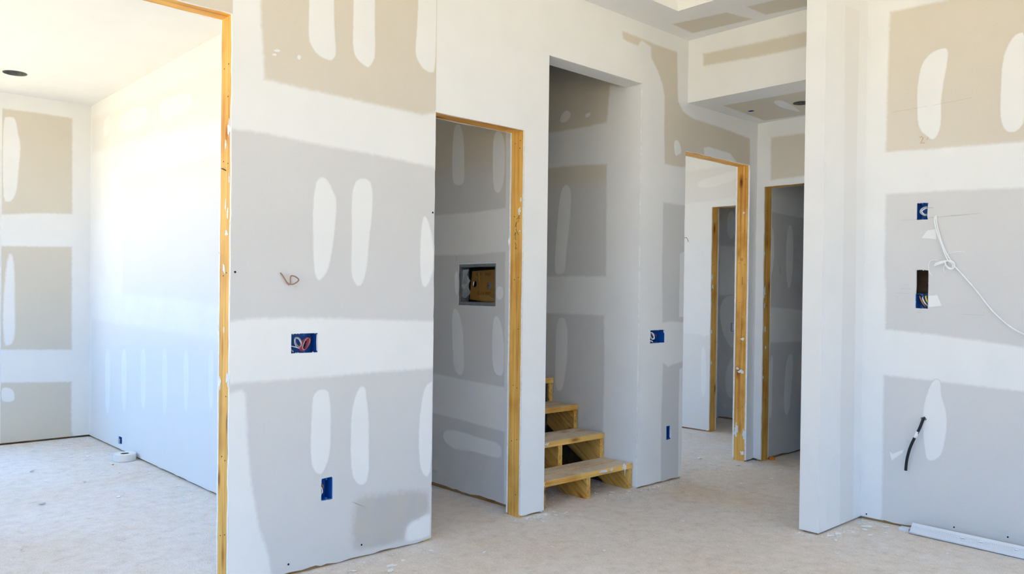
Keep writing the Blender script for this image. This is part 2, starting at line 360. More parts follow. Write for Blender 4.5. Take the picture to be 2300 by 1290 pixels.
SHAPES = [
    ('front','mud_band',0.016,[(1.356,2.907),(1.468,2.907),(1.475,2.308),(1.486,2.201),(1.493,2.079),(1.707,2.073),(2.046,2.068),(2.299,2.064),(2.376,2.09),(2.376,1.821),(2.049,1.836),(1.71,1.846),(1.506,1.858),(1.356,1.854)],[],0),
    ('front','mud_patch',0.008,[(1.697,2.907),(1.802,2.907),(1.812,2.37),(1.827,2.256),(1.809,2.224),(1.788,2.217),(1.738,2.228),(1.705,2.259),(1.69,2.294),(1.691,2.379)],[],1),
    ('front','mud_patch',0.008,[(1.911,2.907),(2.016,2.907),(2.023,2.4),(2.027,2.299),(2.015,2.256),(1.99,2.225),(1.961,2.235),(1.915,2.265),(1.907,2.333),(1.91,2.433)],[],1),
    ('front','mud_patch',0.01,[(2.27,2.907),(2.376,2.907),(2.376,2.289),(2.336,2.271),(2.283,2.291),(2.253,2.337),(2.25,2.368),(2.262,2.498)],[],1),
    ('front','mud_patch',0.01,[(1.737,1.7),(1.782,1.709),(1.816,1.65),(1.836,1.613),(1.827,1.475),(1.802,1.317),(1.77,1.268),(1.746,1.254),(1.727,1.296),(1.721,1.43),(1.719,1.602)],[],1),
    ('front','mud_patch',0.01,[(1.933,1.717),(1.991,1.727),(2.02,1.69),(2.019,1.568),(2.002,1.445),(1.996,1.324),(1.966,1.232),(1.931,1.242),(1.91,1.301),(1.915,1.441),(1.908,1.639)],[],1),
    ('front','mud_patch',0.01,[(2.311,1.591),(2.343,1.551),(2.376,1.422),(2.376,1.336),(2.337,1.238),(2.305,1.238),(2.291,1.333),(2.293,1.504)],[],1),
    ('front','mud_band',0.016,[(1.356,1.085),(1.437,1.095),(1.594,1.097),(1.849,1.091),(2.376,1.072),(2.376,0.841),(2.062,0.842),(1.83,0.837),(1.617,0.835),(1.356,0.835)],['boxa'],0),
    ('front','mud_patch',0.01,[(1.728,0.776),(1.801,0.786),(1.813,0.711),(1.817,0.613),(1.814,0.495),(1.786,0.421),(1.758,0.409),(1.725,0.449),(1.718,0.546),(1.723,0.68)],[],1),
    ('front','mud_patch',0.01,[(1.955,0.78),(1.991,0.781),(1.996,0.736),(2.011,0.654),(2.015,0.51),(2.015,0.358),(1.984,0.328),(1.949,0.347),(1.925,0.391),(1.917,0.522),(1.922,0.682)],[],1),
    ('front','mud_patch',0.01,[(2.325,0.758),(2.376,0.78),(2.376,0.772),(2.376,0.304),(2.309,0.336),(2.294,0.477),(2.3,0.627)],[],1),
    ('front','mud_patch',0.022,[(1.356,0.794),(1.411,0.808),(1.425,0.775),(1.434,0.58),(1.451,0.432),(1.483,0.243),(1.523,0.133),(1.548,0.012),(1.356,0.012)],[],0),
    ('front','painted_shadow',0.05,[(1.95,0.28),(2.069,0.273),(2.284,0.264),(2.376,0.23),(2.376,0.143),(2.299,0.122),(2.226,0.108),(2.217,0.012),(1.953,0.012),(1.928,0.119),(1.939,0.218)],[],1),
    ('front','mud_patch',0.02,[(2.231,0.103),(2.299,0.116),(2.376,0.138),(2.376,0.085),(2.376,0.012),(2.222,0.012)],[],1),  # pale corner where the painted shadow stops, in compound colour
    ('front','mud_splash',0.003,[(1.53,2.204),(1.537,2.209),(1.546,2.213),(1.557,2.213),(1.562,2.209),(1.554,2.203),(1.54,2.201)],[],1),
    ('front','mud_splash',0.003,[(1.523,2.186),(1.527,2.19),(1.534,2.194),(1.543,2.193),(1.546,2.189),(1.54,2.184),(1.53,2.183)],[],1),
    ('front','mud_splash',0.003,[(1.637,2.199),(1.641,2.208),(1.647,2.212),(1.655,2.209),(1.658,2.2),(1.653,2.191),(1.643,2.191)],[],1),
    ('front','mud_band',0.012,[(2.376,2.09),(2.376,2.907),(3.353,2.907),(4.471,2.907),(4.471,2.495),(5.363,2.495),(5.363,0.012),(5.264,0.012),(5.264,2.176),(5.254,2.369),(4.876,2.393),(4.552,2.4),(4.424,2.427),(4.363,2.487),(4.356,2.567),(4.345,2.806),(4.149,2.803),(3.966,2.809),(3.78,2.81),(3.794,2.765),(3.936,2.756),(3.971,2.799),(4.066,2.779),(4.072,2.71),(4.143,2.641),(4.192,2.565),(4.217,2.498),(4.218,2.256),(4.227,2.062),(4.412,2.061),(4.455,2.073),(4.455,1.812),(4.218,1.812),(4.213,1.397),(4.226,1.038),(4.332,1.046),(4.455,1.035),(4.455,0.778),(4.339,0.76),(4.291,0.748),(4.237,0.779),(4.227,0.391),(4.231,0.012),(3.988,0.012),(3.988,2.532),(3.157,2.532),(3.157,0.012),(2.977,0.012),(2.977,2.09)],['boxc'],0),
    ('front','mud_patch',0.008,[(4.406,1.491),(4.455,1.507),(4.455,1.074),(4.406,1.074)],[],0),
    ('front','mud_patch',0.008,[(4.419,0.726),(4.455,0.739),(4.455,0.012),(4.421,0.012),(4.417,0.372)],[],0),
    ('front','mud_patch',0.01,[(4.662,2.224),(4.726,2.239),(4.995,2.228),(5.083,2.176),(5.096,2.176),(4.882,2.176),(4.673,2.176)],[],0),
    ('front','mud_patch',0.006,[(4.32,2.198),(4.334,2.229),(4.364,2.233),(4.394,2.208),(4.41,2.152),(4.376,2.142),(4.337,2.122)],[],1),
    ('stair','mud_band',0.014,[(3.123,2.532),(3.228,2.532),(3.375,2.576),(3.388,2.434),(3.397,2.334),(3.643,2.332),(4.047,2.343),(4.042,2.097),(3.638,2.084),(3.393,2.062),(3.39,1.684),(3.388,1.334),(4.029,1.337),(4.025,1.084),(3.399,1.079),(3.392,0.67),(3.397,0.321),(3.408,0.012),(3.123,0.012)],[],0),
    ('stair','mud_patch',0.01,[(3.801,1.968),(3.697,1.949),(3.713,1.703),(3.743,1.522),(3.749,1.371),(3.79,1.347),(3.833,1.347),(3.855,1.403),(3.838,1.648)],[],1),
    ('stair','mud_patch',0.01,[(3.828,1.058),(3.723,1.052),(3.718,0.794),(3.745,0.641),(3.768,0.547),(3.832,0.556),(3.832,0.787)],[],1),
    ('stair','mud_patch',0.006,[(3.776,2.473),(3.726,2.459),(3.714,2.427),(3.746,2.396),(3.8,2.389),(3.826,2.42)],[],1),
    ('stair','mud_splash',0.004,[(3.588,2.413),(3.557,2.426),(3.533,2.416),(3.544,2.395),(3.58,2.391)],[],1),
    ('closet','mud_band',0.01,[(3.296,2.237),(3.352,2.246),(3.346,1.698),(3.643,1.691),(4.006,1.699),(4.175,1.701),(4.171,1.452),(3.638,1.44),(3.345,1.451),(3.343,1.111),(3.339,0.682),(3.604,0.689),(4.002,0.707),(4.157,0.715),(4.152,0.466),(3.998,0.459),(3.62,0.444),(3.334,0.427),(3.331,0.02),(3.268,0.02)],[],0),
    ('closet','mud_patch',0.008,[(3.83,2.254),(3.727,2.212),(3.713,1.904),(3.729,1.865),(3.805,1.867),(3.837,1.916)],[],1),
    ('closet','mud_patch',0.008,[(3.464,2.161),(3.357,2.12),(3.356,1.868),(3.389,1.795),(3.419,1.783),(3.458,1.827)],[],1),
    ('closet','mud_patch',0.008,[(3.822,1.119),(3.758,1.115),(3.713,0.995),(3.702,0.835),(3.696,0.756),(3.729,0.707),(3.803,0.747),(3.814,0.91)],[],1),
    ('closet','mud_patch',0.008,[(3.441,1.083),(3.387,1.079),(3.348,0.959),(3.34,0.757),(3.389,0.738),(3.443,0.775),(3.45,0.928)],[],1),
    ('closet','mud_patch',0.012,[(3.888,0.369),(3.744,0.38),(3.538,0.363),(3.382,0.359),(3.351,0.326),(3.362,0.273),(3.458,0.271),(3.617,0.278),(3.785,0.261),(3.895,0.3)],[],1),
    ('closet','mud_patch',0.01,[(3.8,1.339),(3.762,1.349),(3.759,1.195),(3.794,1.209)],[],1),
    ('closet','mud_patch',0.008,[(3.417,1.249),(3.368,1.255),(3.352,1.212),(3.374,1.173),(3.416,1.181)],[],1),
    ('leftside','bare_paper',0.06,[(7.147,2.603),(6.136,2.564),(5.276,2.541),(4.585,2.525),(4.463,2.523),(4.456,2.207),(4.641,2.214),(5.27,2.253),(6.129,2.286),(7.14,2.322)],[],0),
    ('leftside','bare_paper',0.06,[(6.372,2.046),(5.265,2.028),(4.452,2.02),(4.433,1.117),(5.246,1.153),(6.351,1.18)],[],0),
    ('leftside','bare_paper',0.06,[(7.106,0.965),(6.098,0.95),(5.241,0.935),(4.429,0.913),(4.41,0.014),(7.12,0.014)],['outl'],0),
    ('leftside','mud_patch',0.03,[(6.837,2.527),(6.765,2.558),(6.693,2.575),(6.668,2.454),(6.761,2.418),(6.834,2.4)],[],1),
    ('leftside','mud_patch',0.03,[(6.435,2.534),(6.125,2.524),(5.838,2.502),(5.817,2.368),(6.122,2.369),(6.431,2.386)],[],1),
    ('leftside','mud_patch',0.03,[(5.595,2.492),(5.313,2.478),(5.052,2.455),(5.035,2.341),(5.31,2.345),(5.592,2.365)],[],1),
    ('leftside','mud_patch',0.02,[(6.749,0.742),(6.638,0.748),(6.622,0.525),(6.637,0.248),(6.726,0.238),(6.755,0.514)],[],1),
    ('leftside','mud_patch',0.02,[(6.352,0.764),(6.251,0.77),(6.236,0.558),(6.25,0.313),(6.331,0.304),(6.357,0.548)],[],1),
    ('leftside','mud_patch',0.02,[(5.934,0.789),(5.843,0.794),(5.83,0.592),(5.843,0.378),(5.916,0.37),(5.939,0.583)],[],1),
    ('leftside','mud_patch',0.02,[(5.516,0.813),(5.435,0.817),(5.422,0.626),(5.433,0.389),(5.498,0.381),(5.52,0.618)],[],1),
    ('leftside','mud_patch',0.02,[(5.141,0.834),(5.067,0.838),(5.056,0.657),(5.066,0.448),(5.125,0.442),(5.144,0.65)],[],1),
    ('leftside','mud_patch',0.02,[(4.749,0.857),(4.683,0.861),(4.673,0.689),(4.682,0.508),(4.734,0.502),(4.751,0.683)],[],1),
    ('leftfar','bare_paper',0.02,[(1.317,2.595),(1.317,2.591),(1.541,2.596),(1.801,2.592),(1.806,1.819),(1.546,1.806),(1.317,1.777)],[],0),
    ('leftfar','bare_paper',0.02,[(1.317,1.522),(1.317,1.535),(1.804,1.552),(1.809,0.718),(1.317,0.737)],[],0),
    ('leftfar','bare_paper',0.02,[(1.317,0.491),(1.317,0.483),(1.808,0.458),(1.81,0.07),(1.824,0.014),(1.317,0.014)],[],0),
    ('leftfar','bare_paper',0.004,[(1.317,2.745),(1.317,2.747),(1.602,2.715),(1.832,2.715),(1.832,2.715),(1.602,2.715),(1.317,2.715),(1.317,2.715)],[],0),
    ('leftfar','mud_patch',0.014,[(1.317,2.518),(1.366,2.537),(1.405,2.532),(1.421,2.414),(1.442,2.331),(1.428,2.139),(1.417,1.965),(1.379,1.875),(1.317,1.887)],[],1),
    ('leftfar','mud_patch',0.02,[(1.349,1.478),(1.402,1.473),(1.41,1.031),(1.409,0.771),(1.317,0.764)],[],1),
    ('leftfar','mud_patch',0.012,[(1.317,0.448),(1.387,0.437),(1.411,0.39),(1.408,0.328),(1.317,0.334)],[],1),
    ('end','bare_paper',0.02,[(3.001,2.379),(2.668,2.374),(2.664,2.075),(2.864,2.07),(2.999,2.067)],[],0),
    ('bulk','bare_paper',0.02,[(2.993,2.796),(2.607,2.783),(2.234,2.775),(2.233,2.686),(2.606,2.695),(2.992,2.718)],[],0),
    ('hallceil','bare_paper',0.02,[(4.693,2.979),(4.718,2.267),(5.333,2.56),(5.298,3.019)],['canh','ceilbox'],0),
    ('hallceil','mud_patch',0.007,[(4.819,2.691),(4.806,2.636),(4.907,2.635),(4.997,2.648),(5.114,2.673),(5.232,2.702),(5.141,2.72),(4.984,2.733)],[],1),
    ('maincei','bare_paper',0.02,[(4.124,2.992),(4.185,2.644),(4.396,2.596),(4.356,2.999)],[],0),
    ('maincei','bare_paper',0.02,[(4.184,2.51),(4.203,2.342),(4.237,2.12),(4.429,2.215),(4.383,2.499)],[],0),
    ('right','mud_band',0.014,[(1.895,2.907),(1.427,2.907),(1.489,2.735),(1.64,2.742),(1.776,2.746),(1.783,2.455),(1.787,1.997),(1.541,1.985),(1.141,1.969),(-2.6,1.959),(-2.6,1.74),(1.138,1.747),(1.537,1.765),(1.784,1.77),(1.785,1.38),(1.776,1.26),(1.775,1.044),(1.526,1.026),(1.126,0.984),(-2.6,0.962),(-2.6,0.757),(1.123,0.771),(1.522,0.788),(1.78,0.797),(1.779,0.42),(1.778,0.06),(1.785,0.014),(1.895,0.014),(1.895,1.381)],[],0),
    ('right','mud_patch',0.008,[(1.57,2.481),(1.527,2.495),(1.485,2.492),(1.488,2.418),(1.507,2.309),(1.517,2.219),(1.513,2.105),(1.531,2.05),(1.552,2.03),(1.574,2.049),(1.625,2.098),(1.632,2.239),(1.629,2.354),(1.609,2.443)],[],1),
    ('right','mud_patch',0.008,[(1.205,2.468),(1.177,2.494),(1.14,2.492),(1.134,2.07),(1.17,2.022),(1.202,2.02),(1.227,2.041),(1.244,2.097),(1.244,2.238),(1.238,2.389)],[],1),
    ('right','mud_patch',0.008,[(1.533,0.796),(1.496,0.799),(1.493,0.713),(1.467,0.647),(1.461,0.557),(1.474,0.464),(1.49,0.398),(1.552,0.365),(1.566,0.428),(1.577,0.542),(1.576,0.658)],[],1),
    ('right','mud_patch',0.004,[(1.599,1.527),(1.571,1.565),(1.53,1.57),(1.527,1.517)],[],0),
    ('right','mud_patch',0.004,[(1.559,1.226),(1.518,1.231),(1.496,1.176),(1.558,1.168)],[],0),
    ('right','mud_patch',0.004,[(1.743,0.389),(1.727,0.38),(1.67,0.412),(1.675,0.393),(1.731,0.344)],[],0),
    ('stub','bare_paper',0.012,[(4.12,2.741),(4.296,2.757),(4.287,2.096),(4.297,1.378),(4.306,0.656),(4.308,0.012),(4.153,0.012),(4.14,0.669),(4.142,1.373),(4.138,2.074)],[],0),
    ('roomc','bare_paper',0.03,[(4.501,2.362),(4.298,2.361),(4.018,2.359),(3.751,2.361),(3.747,2.091),(4.018,2.065),(4.293,2.063),(4.496,2.07)],[],0),
    ('roomc','mud_patch',0.02,[(4.195,2.229),(4.11,2.269),(3.927,2.294),(3.75,2.323),(3.749,2.245),(3.925,2.204),(4.109,2.185)],[],1),
    ('roomc','bare_paper',0.015,[(4.476,0.869),(4.273,0.878),(4.111,0.869),(4.087,0.854),(4.018,0.873),(4.018,0.014),(4.461,0.012)],[],0),
    ('roomc','mud_patch',0.01,[(4.108,0.736),(4.081,0.766),(4.056,0.679),(4.051,0.36),(4.078,0.297),(4.107,0.354)],[],1),
    ('roomd','mud_band',0.012,[(5.478,1.139),(6.177,1.102),(6.184,0.865),(5.478,0.873)],[],0),
    ('roomd','mud_band',0.012,[(5.44,2.097),(6.142,2.173),(6.153,1.839),(5.721,1.841),(5.447,1.85)],[],0),
    ('roomd','mud_patch',0.008,[(5.723,1.753),(5.778,1.784),(5.81,1.655),(5.809,1.449),(5.779,1.293),(5.731,1.275),(5.698,1.445),(5.699,1.649)],[],1),
    ('roomd','mud_patch',0.008,[(5.478,1.743),(5.51,1.705),(5.521,1.539),(5.511,1.439),(5.478,1.355),(5.478,1.57)],[],1),
    ('roomd','mud_patch',0.008,[(5.74,0.762),(5.829,0.786),(5.828,0.585),(5.8,0.38),(5.754,0.287),(5.697,0.354),(5.704,0.593)],[],1),
    ('roomd','mud_patch',0.008,[(5.478,0.773),(5.531,0.771),(5.521,0.437),(5.512,0.304),(5.478,0.307)],[],1),
    ('closete','mud_band',0.02,[(4.45,1.727),(4.086,1.695),(4.078,1.213),(4.45,1.231)],[],0),
    ('closete','mud_patch',0.015,[(4.362,2.063),(4.277,2.057),(4.273,1.838),(4.307,1.787),(4.342,1.797),(4.369,1.865)],[],1),
    ('closete','mud_patch',0.015,[(4.398,1.2),(4.323,1.232),(4.263,1.224),(4.255,0.72),(4.315,0.707),(4.408,0.867),(4.45,1.067)],[],1),
    ('closete','mud_patch',0.015,[(4.313,0.606),(4.263,0.618),(4.247,0.237),(4.306,0.201),(4.358,0.271),(4.366,0.447)],[],1),
]
# ------------------------------------------------------------------ structure
D = 3.11; T = 0.0127; XR = 4.401
# ground outside and the floor
struct(MB().box(-60, 60, -60, 60, -0.5, -0.45).build('ground', DIRT))
fl = struct(MB().box(-2.0, 8.0, -3.5, 3.2, -0.08, 0.0).box(-0.3, 8.0, 3.2, 5.6, -0.08, 0.0).box(-0.3, 4.1, 5.6, 7.177, -0.08, 0.0).build('floor', FLOOR), 'dusty subfloor strewn with crumbs of joint compound')
struct(MB().box(-2.2, 8.2, -3.7, 3.3, 3.3, 3.4).box(-0.95, 4.25, 3.3, 7.4, 3.3, 3.4).box(4.25, 8.2, 3.3, 5.8, 3.3, 3.4).build('roof', SIDING))  # unseen; eave beside the left room lengthened to keep the sun out

# --- front wall with the left opening, closet door, stair opening and hall door
DOORS_F = [(0.05, 1.356, -0.1, 2.313), (2.376, 2.977, -0.1, 2.09), (3.157, 3.988, -0.1, 2.532), (4.455, 5.264, -0.1, 2.176)]
wf = struct(sheet('wall_front', 'Y', D, -2.0, 5.363, 0.008, 2.907, DOORS_F + [HOLES[k] for k in ('boxa', 'outa', 'boxc', 'outc')], clean=(3.157, 3.988), ragged=0.005),
            'long taped drywall partition with four door openings')
sheet('drywall_back', 'Y', 3.2244, -2.0, 6.29, 0.012, 3.3, DOORS_F[:2] + [(3.144, 4.001, -0.1, 2.545), DOORS_F[3]], parent=wf, flip=True)
reg('front', 'Y', D, wf, (1.356, 2.376, 2.977, 3.157, 3.988, 4.455, 5.264, 5.363, 4.471), (0.012, 2.907, 2.495, 2.09, 2.532, 2.176))
for x0, x1 in ((-2.0, 0.012), (1.394, 2.338), (3.015, 3.12), (4.02, 4.417), (5.302, 5.36)):
    MB().box(x0, x1, D + T, 3.2117, 0, 0.036).build('bottom_plate', WOODP['X'], wf)
MB().box(3.144, 4.0, D + T, 3.24, 2.532, 2.545).build('soffit_board', MUDM, wf)
MB().box(3.144, 3.157, D + T, 3.24, 0.0, 2.532).build('jamb_board', MUDM, wf)
MB().box(3.144, 4.0, 3.2244, 3.24, 2.545, 3.3).build('header_board', PAPER, wf)

def door_frame(name, ax, c0, c1, a0, a1, z, label, far_only=False):
    """rough-framed opening: two jamb studs and a header board between the two board layers (c0..c1 across the wall)"""
    e = struct(empty(name, (0, 0, 0)), label); W = 0.038; js = []
    spots = ((a1, a1 + W), (a0 - W, a0))
    for (s0, s1) in spots:
        bx = (s0, s1, c0, c1) if ax == 'Y' else (c0, c1, s0, s1)
        js.append(MB().box(*bx, 0.0, z).build('jamb', WOOD['Z'], e))
    bx = (a0 - W, a1 + W, c0, c1) if ax == 'Y' else (c0, c1, a0 - W, a1 + W)
    MB().box(*bx, z, z + W).build('header', WOOD['X' if ax == 'Y' else 'Y'], e)
    return e, js
S0, S1 = D + T, 3.2117
d1, j1 = door_frame('door_1', 'Y', S0, S1, 0.05, 1.356, 2.313, 'wide rough opening framed in bare pine beside the bright room')
d2, j2 = door_frame('door_2', 'Y', S0, S1, 2.376, 2.977, 2.09, 'narrow closet opening framed in bare pine')
d3, j3 = door_frame('door_3', 'Y', S0, S1, 4.455, 5.264, 2.176, 'hall doorway framed in bare pine, bright room behind')
d4, j4 = door_frame('door_4', 'X', 5.363 + T, 5.465, 2.25, 3.048, 2.023, 'doorway at the end of the hall, dark room behind')
d5, j5 = door_frame('door_5', 'X', 6.168 + T, 6.27, 3.3, 4.018, 2.011, 'inner doorway to a dark closet, framed in pine')

# --- rooms behind
wls = struct(sheet('wall_left_room_side', 'X', 1.941, 3.2244, 7.177, 0.014, 2.75, [HOLES['outl']], step=0.1, mat=MUDM), 'sunlit taped side wall of the left room')
MB().box(1.941 + T, 2.04, 3.2244, 7.177, 0, 0.036).build('bottom_plate', WOODP['Y'], wls)
MB().box(2.043, 2.056, 3.2244, 7.177, 0.012, 3.3).build('drywall_back', PAPER, wls)
reg('leftside', 'X', 1.941, wls, (7.177,), (0.014, 2.715))
def outer(name, ax, val, a0, a1, label=None, mat=None):
    ops = [(w[2], w[3], w[4], w[5]) for w in WINDOWS if w[0] == ax and w[1] == val]
    o = struct(sheet(name, ax, val, a0, a1, 0.014 if mat else -0.4, 3.3, ops, t=0.02, step=0, jag=0, mat=mat, flip=(val < 0)), label); s = 1 if val > 0 else -1
    sh2 = sheet('outer_sheathing', ax, val + s * 0.14, a0 - 0.1, a1 + 0.1, -0.5, 3.3, ops, t=0.02, step=0, jag=0, mat=SIDING, parent=o, flip=(val < 0))
    return o
wfar = outer('wall_far', 'Y', 7.177, -0.3, 4.1, 'far wall of the left room with a window at its side', MUDM)
reg('leftfar', 'Y', 7.177, wfar, (1.941, 1.317), (0.014, 2.715))
MB().box(-0.3, 4.1, 7.2, 7.29, 0, 0.036).build('bottom_plate', WOODP['X'], wfar)
wbb = outer('wall_bedroom_back', 'Y', 5.6, 4.1, 8.0, mat=MUDM)
wnear = outer('wall_near', 'Y', -3.5, -2.0, 8.0, mat=MUDM)
wleft = outer('wall_left', 'X', -2.0, -3.5, 3.2244, mat=MUDM)
wll = outer('wall_left_room_outer', 'X', -0.3, 3.2244, 7.177, mat=MUDM)
wor = outer('wall_outer_right', 'X', 8.0, -3.5, 5.6, mat=MUDM)
for k, (ax, v, a0, a1, z0, z1) in enumerate(WINDOWS):
    s = 1 if v > 0 else -1; e = struct(empty('window_%d' % (k + 1), (0, 0, 0)), 'bare window opening with a white vinyl frame')
    y0, y1 = sorted((v + s * 0.0, v + s * 0.16)); f = 0.05; b = MB()
    for (p0, p1, q0, q1) in ((a0, a0 + f, z0, z1), (a1 - f, a1, z0, z1), (a0 + f, a1 - f, z0, z0 + f), (a0 + f, a1 - f, z1 - f, z1)):
        b.box(p0, p1, y0 + 0.005, y1 - 0.005, q0, q1) if ax == 'Y' else b.box(y0 + 0.005, y1 - 0.005, p0, p1, q0, q1)
    b.build('window_frame', FRAMEM, e)

# closet behind the narrow door
wc = struct(sheet('wall_closet_side', 'X', 3.06, 3.2244, 7.177, 0.02, 3.3, [HOLES['grey']], step=0.08), 'dim closet side wall with a recessed grey box')
MB().box(3.06 + T, 3.144, 3.2244, 7.177, 0, 0.036).build('bottom_plate', WOODP['Y'], wc)
reg('closet', 'X', 3.06, wc, (), (0.02,))
struct(MB().box(2.056, 3.06, 3.2244, 7.177, 2.5, 2.52).build('ceiling_closet', PAPER))
# stairwell
wst = struct(sheet('wall_stair_side', 'X', 3.988, D + T, 7.177, 0.0, 3.3, (), step=0.2, jag=0), 'taped drywall beside the open timber stairs')
reg('stair', 'X', 3.988, wst, (3.1227,), (0.012,))
struct(MB().box(3.144, 3.157, 3.2244, 7.177, 0, 3.3).build('wall_stair_left', PAPER))
struct(MB().box(3.157, 3.988, 3.24, 7.177, 3.27, 3.3).build('ceiling_stair', PAPER))
# room behind the hall door
struct(MB().box(4.09, 4.10, 3.2244, 5.6, 0, 3.3).build('wall_bedroom_left', MUDM))
wrc = struct(sheet('wall_bedroom_side', 'X', 6.168, 3.2244, 5.6, 0.014, 2.6, [(3.3, 4.018, -0.1, 2.011)], mat=MUDM), 'bright wall with a second doorway seen through the hall door')
sheet('drywall_back', 'X', 6.2827, 3.2244, 5.6, 0.012, 3.3, [(3.3, 4.018, -0.1, 2.011)], parent=wrc, flip=True)
MB().box(6.168 + T, 6.27, 4.056, 5.6, 0, 0.036).build('bottom_plate', WOODP['Y'], wrc)
reg('roomc', 'X', 6.168, wrc, (4.018,), (0.014, 2.011))
struct(MB().box(4.10, 6.168, 3.2244, 5.6, 2.56, 2.58).build('ceiling_bedroom', MUDM))
wce = struct(sheet('wall_inner_closet', 'X', 6.98, 3.2, 4.45, 0.016, 2.5, [(4.236, 4.301, 0.876, 0.953)], step=0.1), 'dark wall of the inner closet')
MB().box(6.98 + T, 7.07, 3.2, 4.45, 0, 0.036).build('bottom_plate', WOODP['Y'], wce)
reg('closete', 'X', 6.98, wce, (4.45,), (0.016,))
struct(MB().box(6.283, 7.0, 4.45, 4.46, 0, 2.5).build('wall_inner_closet_end', MUDM))
struct(MB().box(6.283, 7.0, 3.1, 4.46, 2.45, 2.47).build('ceiling_inner_closet', PAPER))
struct(MB().box(6.283, 7.0, 3.2244, 3.23, 0, 2.5).build('wall_inner_closet_near', PAPER))
# hall, bulkhead and the dark room
we = struct(sheet('wall_hall_end', 'X', 5.363, 1.98, D, 0.014, 2.6, [(2.25, 3.048, -0.1, 2.023)], mat=MUDM), 'end wall of the hall around the dark doorway')
sheet('drywall_back', 'X', 5.4777, 1.8, 3.05, 0.012, 2.6, [(2.25, 3.048, -0.1, 2.023)], parent=we, flip=True)
MB().box(5.363 + T, 5.465, 3.086, D, 0, 0.036).build('bottom_plate', WOODP['Y'], we)
reg('end', 'X', 5.363, we, (D, 3.048), (0.014, 2.495, 2.023))
wb_ = struct(MB().box(4.471, 4.58, 1.96, D, 2.4945, 3.3).build('wall_bulkhead', MUDM), 'dropped bulkhead where the hall ceiling steps down')
reg('bulk', 'X', 4.471, wb_, (D,), (2.495, 2.907))
wrd = struct(sheet('wall_dark_room', 'Y', 3.05, 5.4777, 8.0, 0.014, 2.6, (), step=0.1), 'unlit taped wall in the room at the end of the hall')
MB().box(5.48, 8.0, 3.05 + T, 3.15, 0, 0.036).build('bottom_plate', WOODP['X'], wrd)
reg('roomd', 'Y', 3.05, wrd, (5.478,), (0.014,))
struct(MB().box(5.363, 8.0, 0.3, 3.2, 2.5, 2.52).build('ceiling_dark_room', PAPER))
struct(MB().box(5.4777, 8.0, 0.3, 0.32, 0, 2.6).build('wall_dark_room_near', PAPER))
struct(MB().box(4.52, 5.4777, 0.3, 1.895, 0, 3.3).build('wall_service_core', PAPER))
# right wall and the stub wall
wr = struct(sheet('wall_right', 'X', XR, -3.5, 1.895, 0.014, 2.907, [(1.571, 1.624, 1.621, 1.709), (1.563, 1.624, 1.159, 1.36)], ragged=0.003), 'taped drywall on the right with boxes and dangling cables')
MB().box(XR + T, 4.5, -3.5, 1.895, 0, 0.036).build('bottom_plate', WOODP['Y'], wr)
MB().box(4.475, 4.49, -3.5, 1.895, 0.036, 3.3).build('sheathing', BROWN, wr)
reg('right', 'X', XR, wr, (1.895,), (0.014, 2.907))
ws = struct(sheet('wall_stub', 'Y', 1.895, 3.913, 5.4, 0.01, 2.907, (), t=0.104, step=0.15, mat=MUDM, jag=0.0), 'white stub wall end between the hall and the right wall')
for p in ws.data.polygons: p.material_index = 0
MB().box(3.93, 5.3, 1.91, 1.985, 0, 0.02).build('bottom_plate', WOODP['X'], ws)
reg('stub', 'Y', 1.895, ws, (3.913, 4.401), (0.01, 2.907))

# --- ceilings
def ring(n, cx, cy, r): return [(cx + r * math.cos(2 * math.pi * k / n), cy + r * math.sin(2 * math.pi * k / n)) for k in range(n)]
def slab(name, x0, x1, y0, y1, z, holes, mat, t=0.013):
    loops = [[Vector((x0, y0, 0)), Vector((x1, y0, 0)), Vector((x1, y1, 0)), Vector((x0, y1, 0))]] + [[Vector((*p, 0)) for p in h] for h in holes]
    tri = tessellate_polygon(loops); flat = [p for l in loops for p in l]; n = len(flat)
    v = [(p.x, p.y, z) for p in flat] + [(p.x, p.y, z + t) for p in flat]
    f = [tuple(t_) for t_ in tri] + [tuple(n + k for k in reversed(t_)) for t_ in tri]; s = 0
    for l in loops:
        f += [(s + i, s + (i + 1) % len(l), n + s + (i + 1) % len(l), n + s + i) for i in range(len(l))]; s += len(l)
    return link(name, mesh(v, f), mat)
CAN_L = (1.262, 6.478, 0.075); CAN_H = (4.985, 2.575, 0.055)
HOLES['canh'] = list(reversed(ring(28, *CAN_H))); HOLES['ceilbox'] = (4.945, 5.0, 2.911, 2.962)
cm = slab('ceiling', -2.0, 4.471, -3.5, D, 2.907, [[(-1.4, -2.7), (3.962, -2.7), (3.962, 2.834), (-1.4, 2.834)]], MUDM)
struct(cm, 'taped tray ceiling of the main room')
b = MB()
b.box(3.962, 3.975, -2.713, 2.847, 2.92, 3.2); b.box(-1.413, -1.4, -2.713, 2.847, 2.92, 3.2)
b.box(-1.4, 3.962, 2.834, 2.847, 2.92, 3.2); b.box(-1.4, 3.962, -2.713, -2.7, 2.92, 3.2); b.box(-1.413, 3.975, -2.713, 2.847, 3.2, 3.213)
b.build('tray_recess', MUDM, cm)
reg('maincei', 'Z', 2.907, cm)
ch = slab('ceiling_hall', 4.58, 5.363, 1.98, D, 2.495, [ring(28, *CAN_H), [(4.945, 2.911), (5.0, 2.911), (5.0, 2.962), (4.945, 2.962)]], MUDM)
struct(ch, 'low hall ceiling with a bare board patch'); reg('hallceil', 'Z', 2.495, ch)
cl = struct(slab('ceiling_left_room', -0.3, 1.941, 3.2244, 7.177, 2.715, [ring(32, *CAN_L)], MUDM), 'white ceiling of the left room')

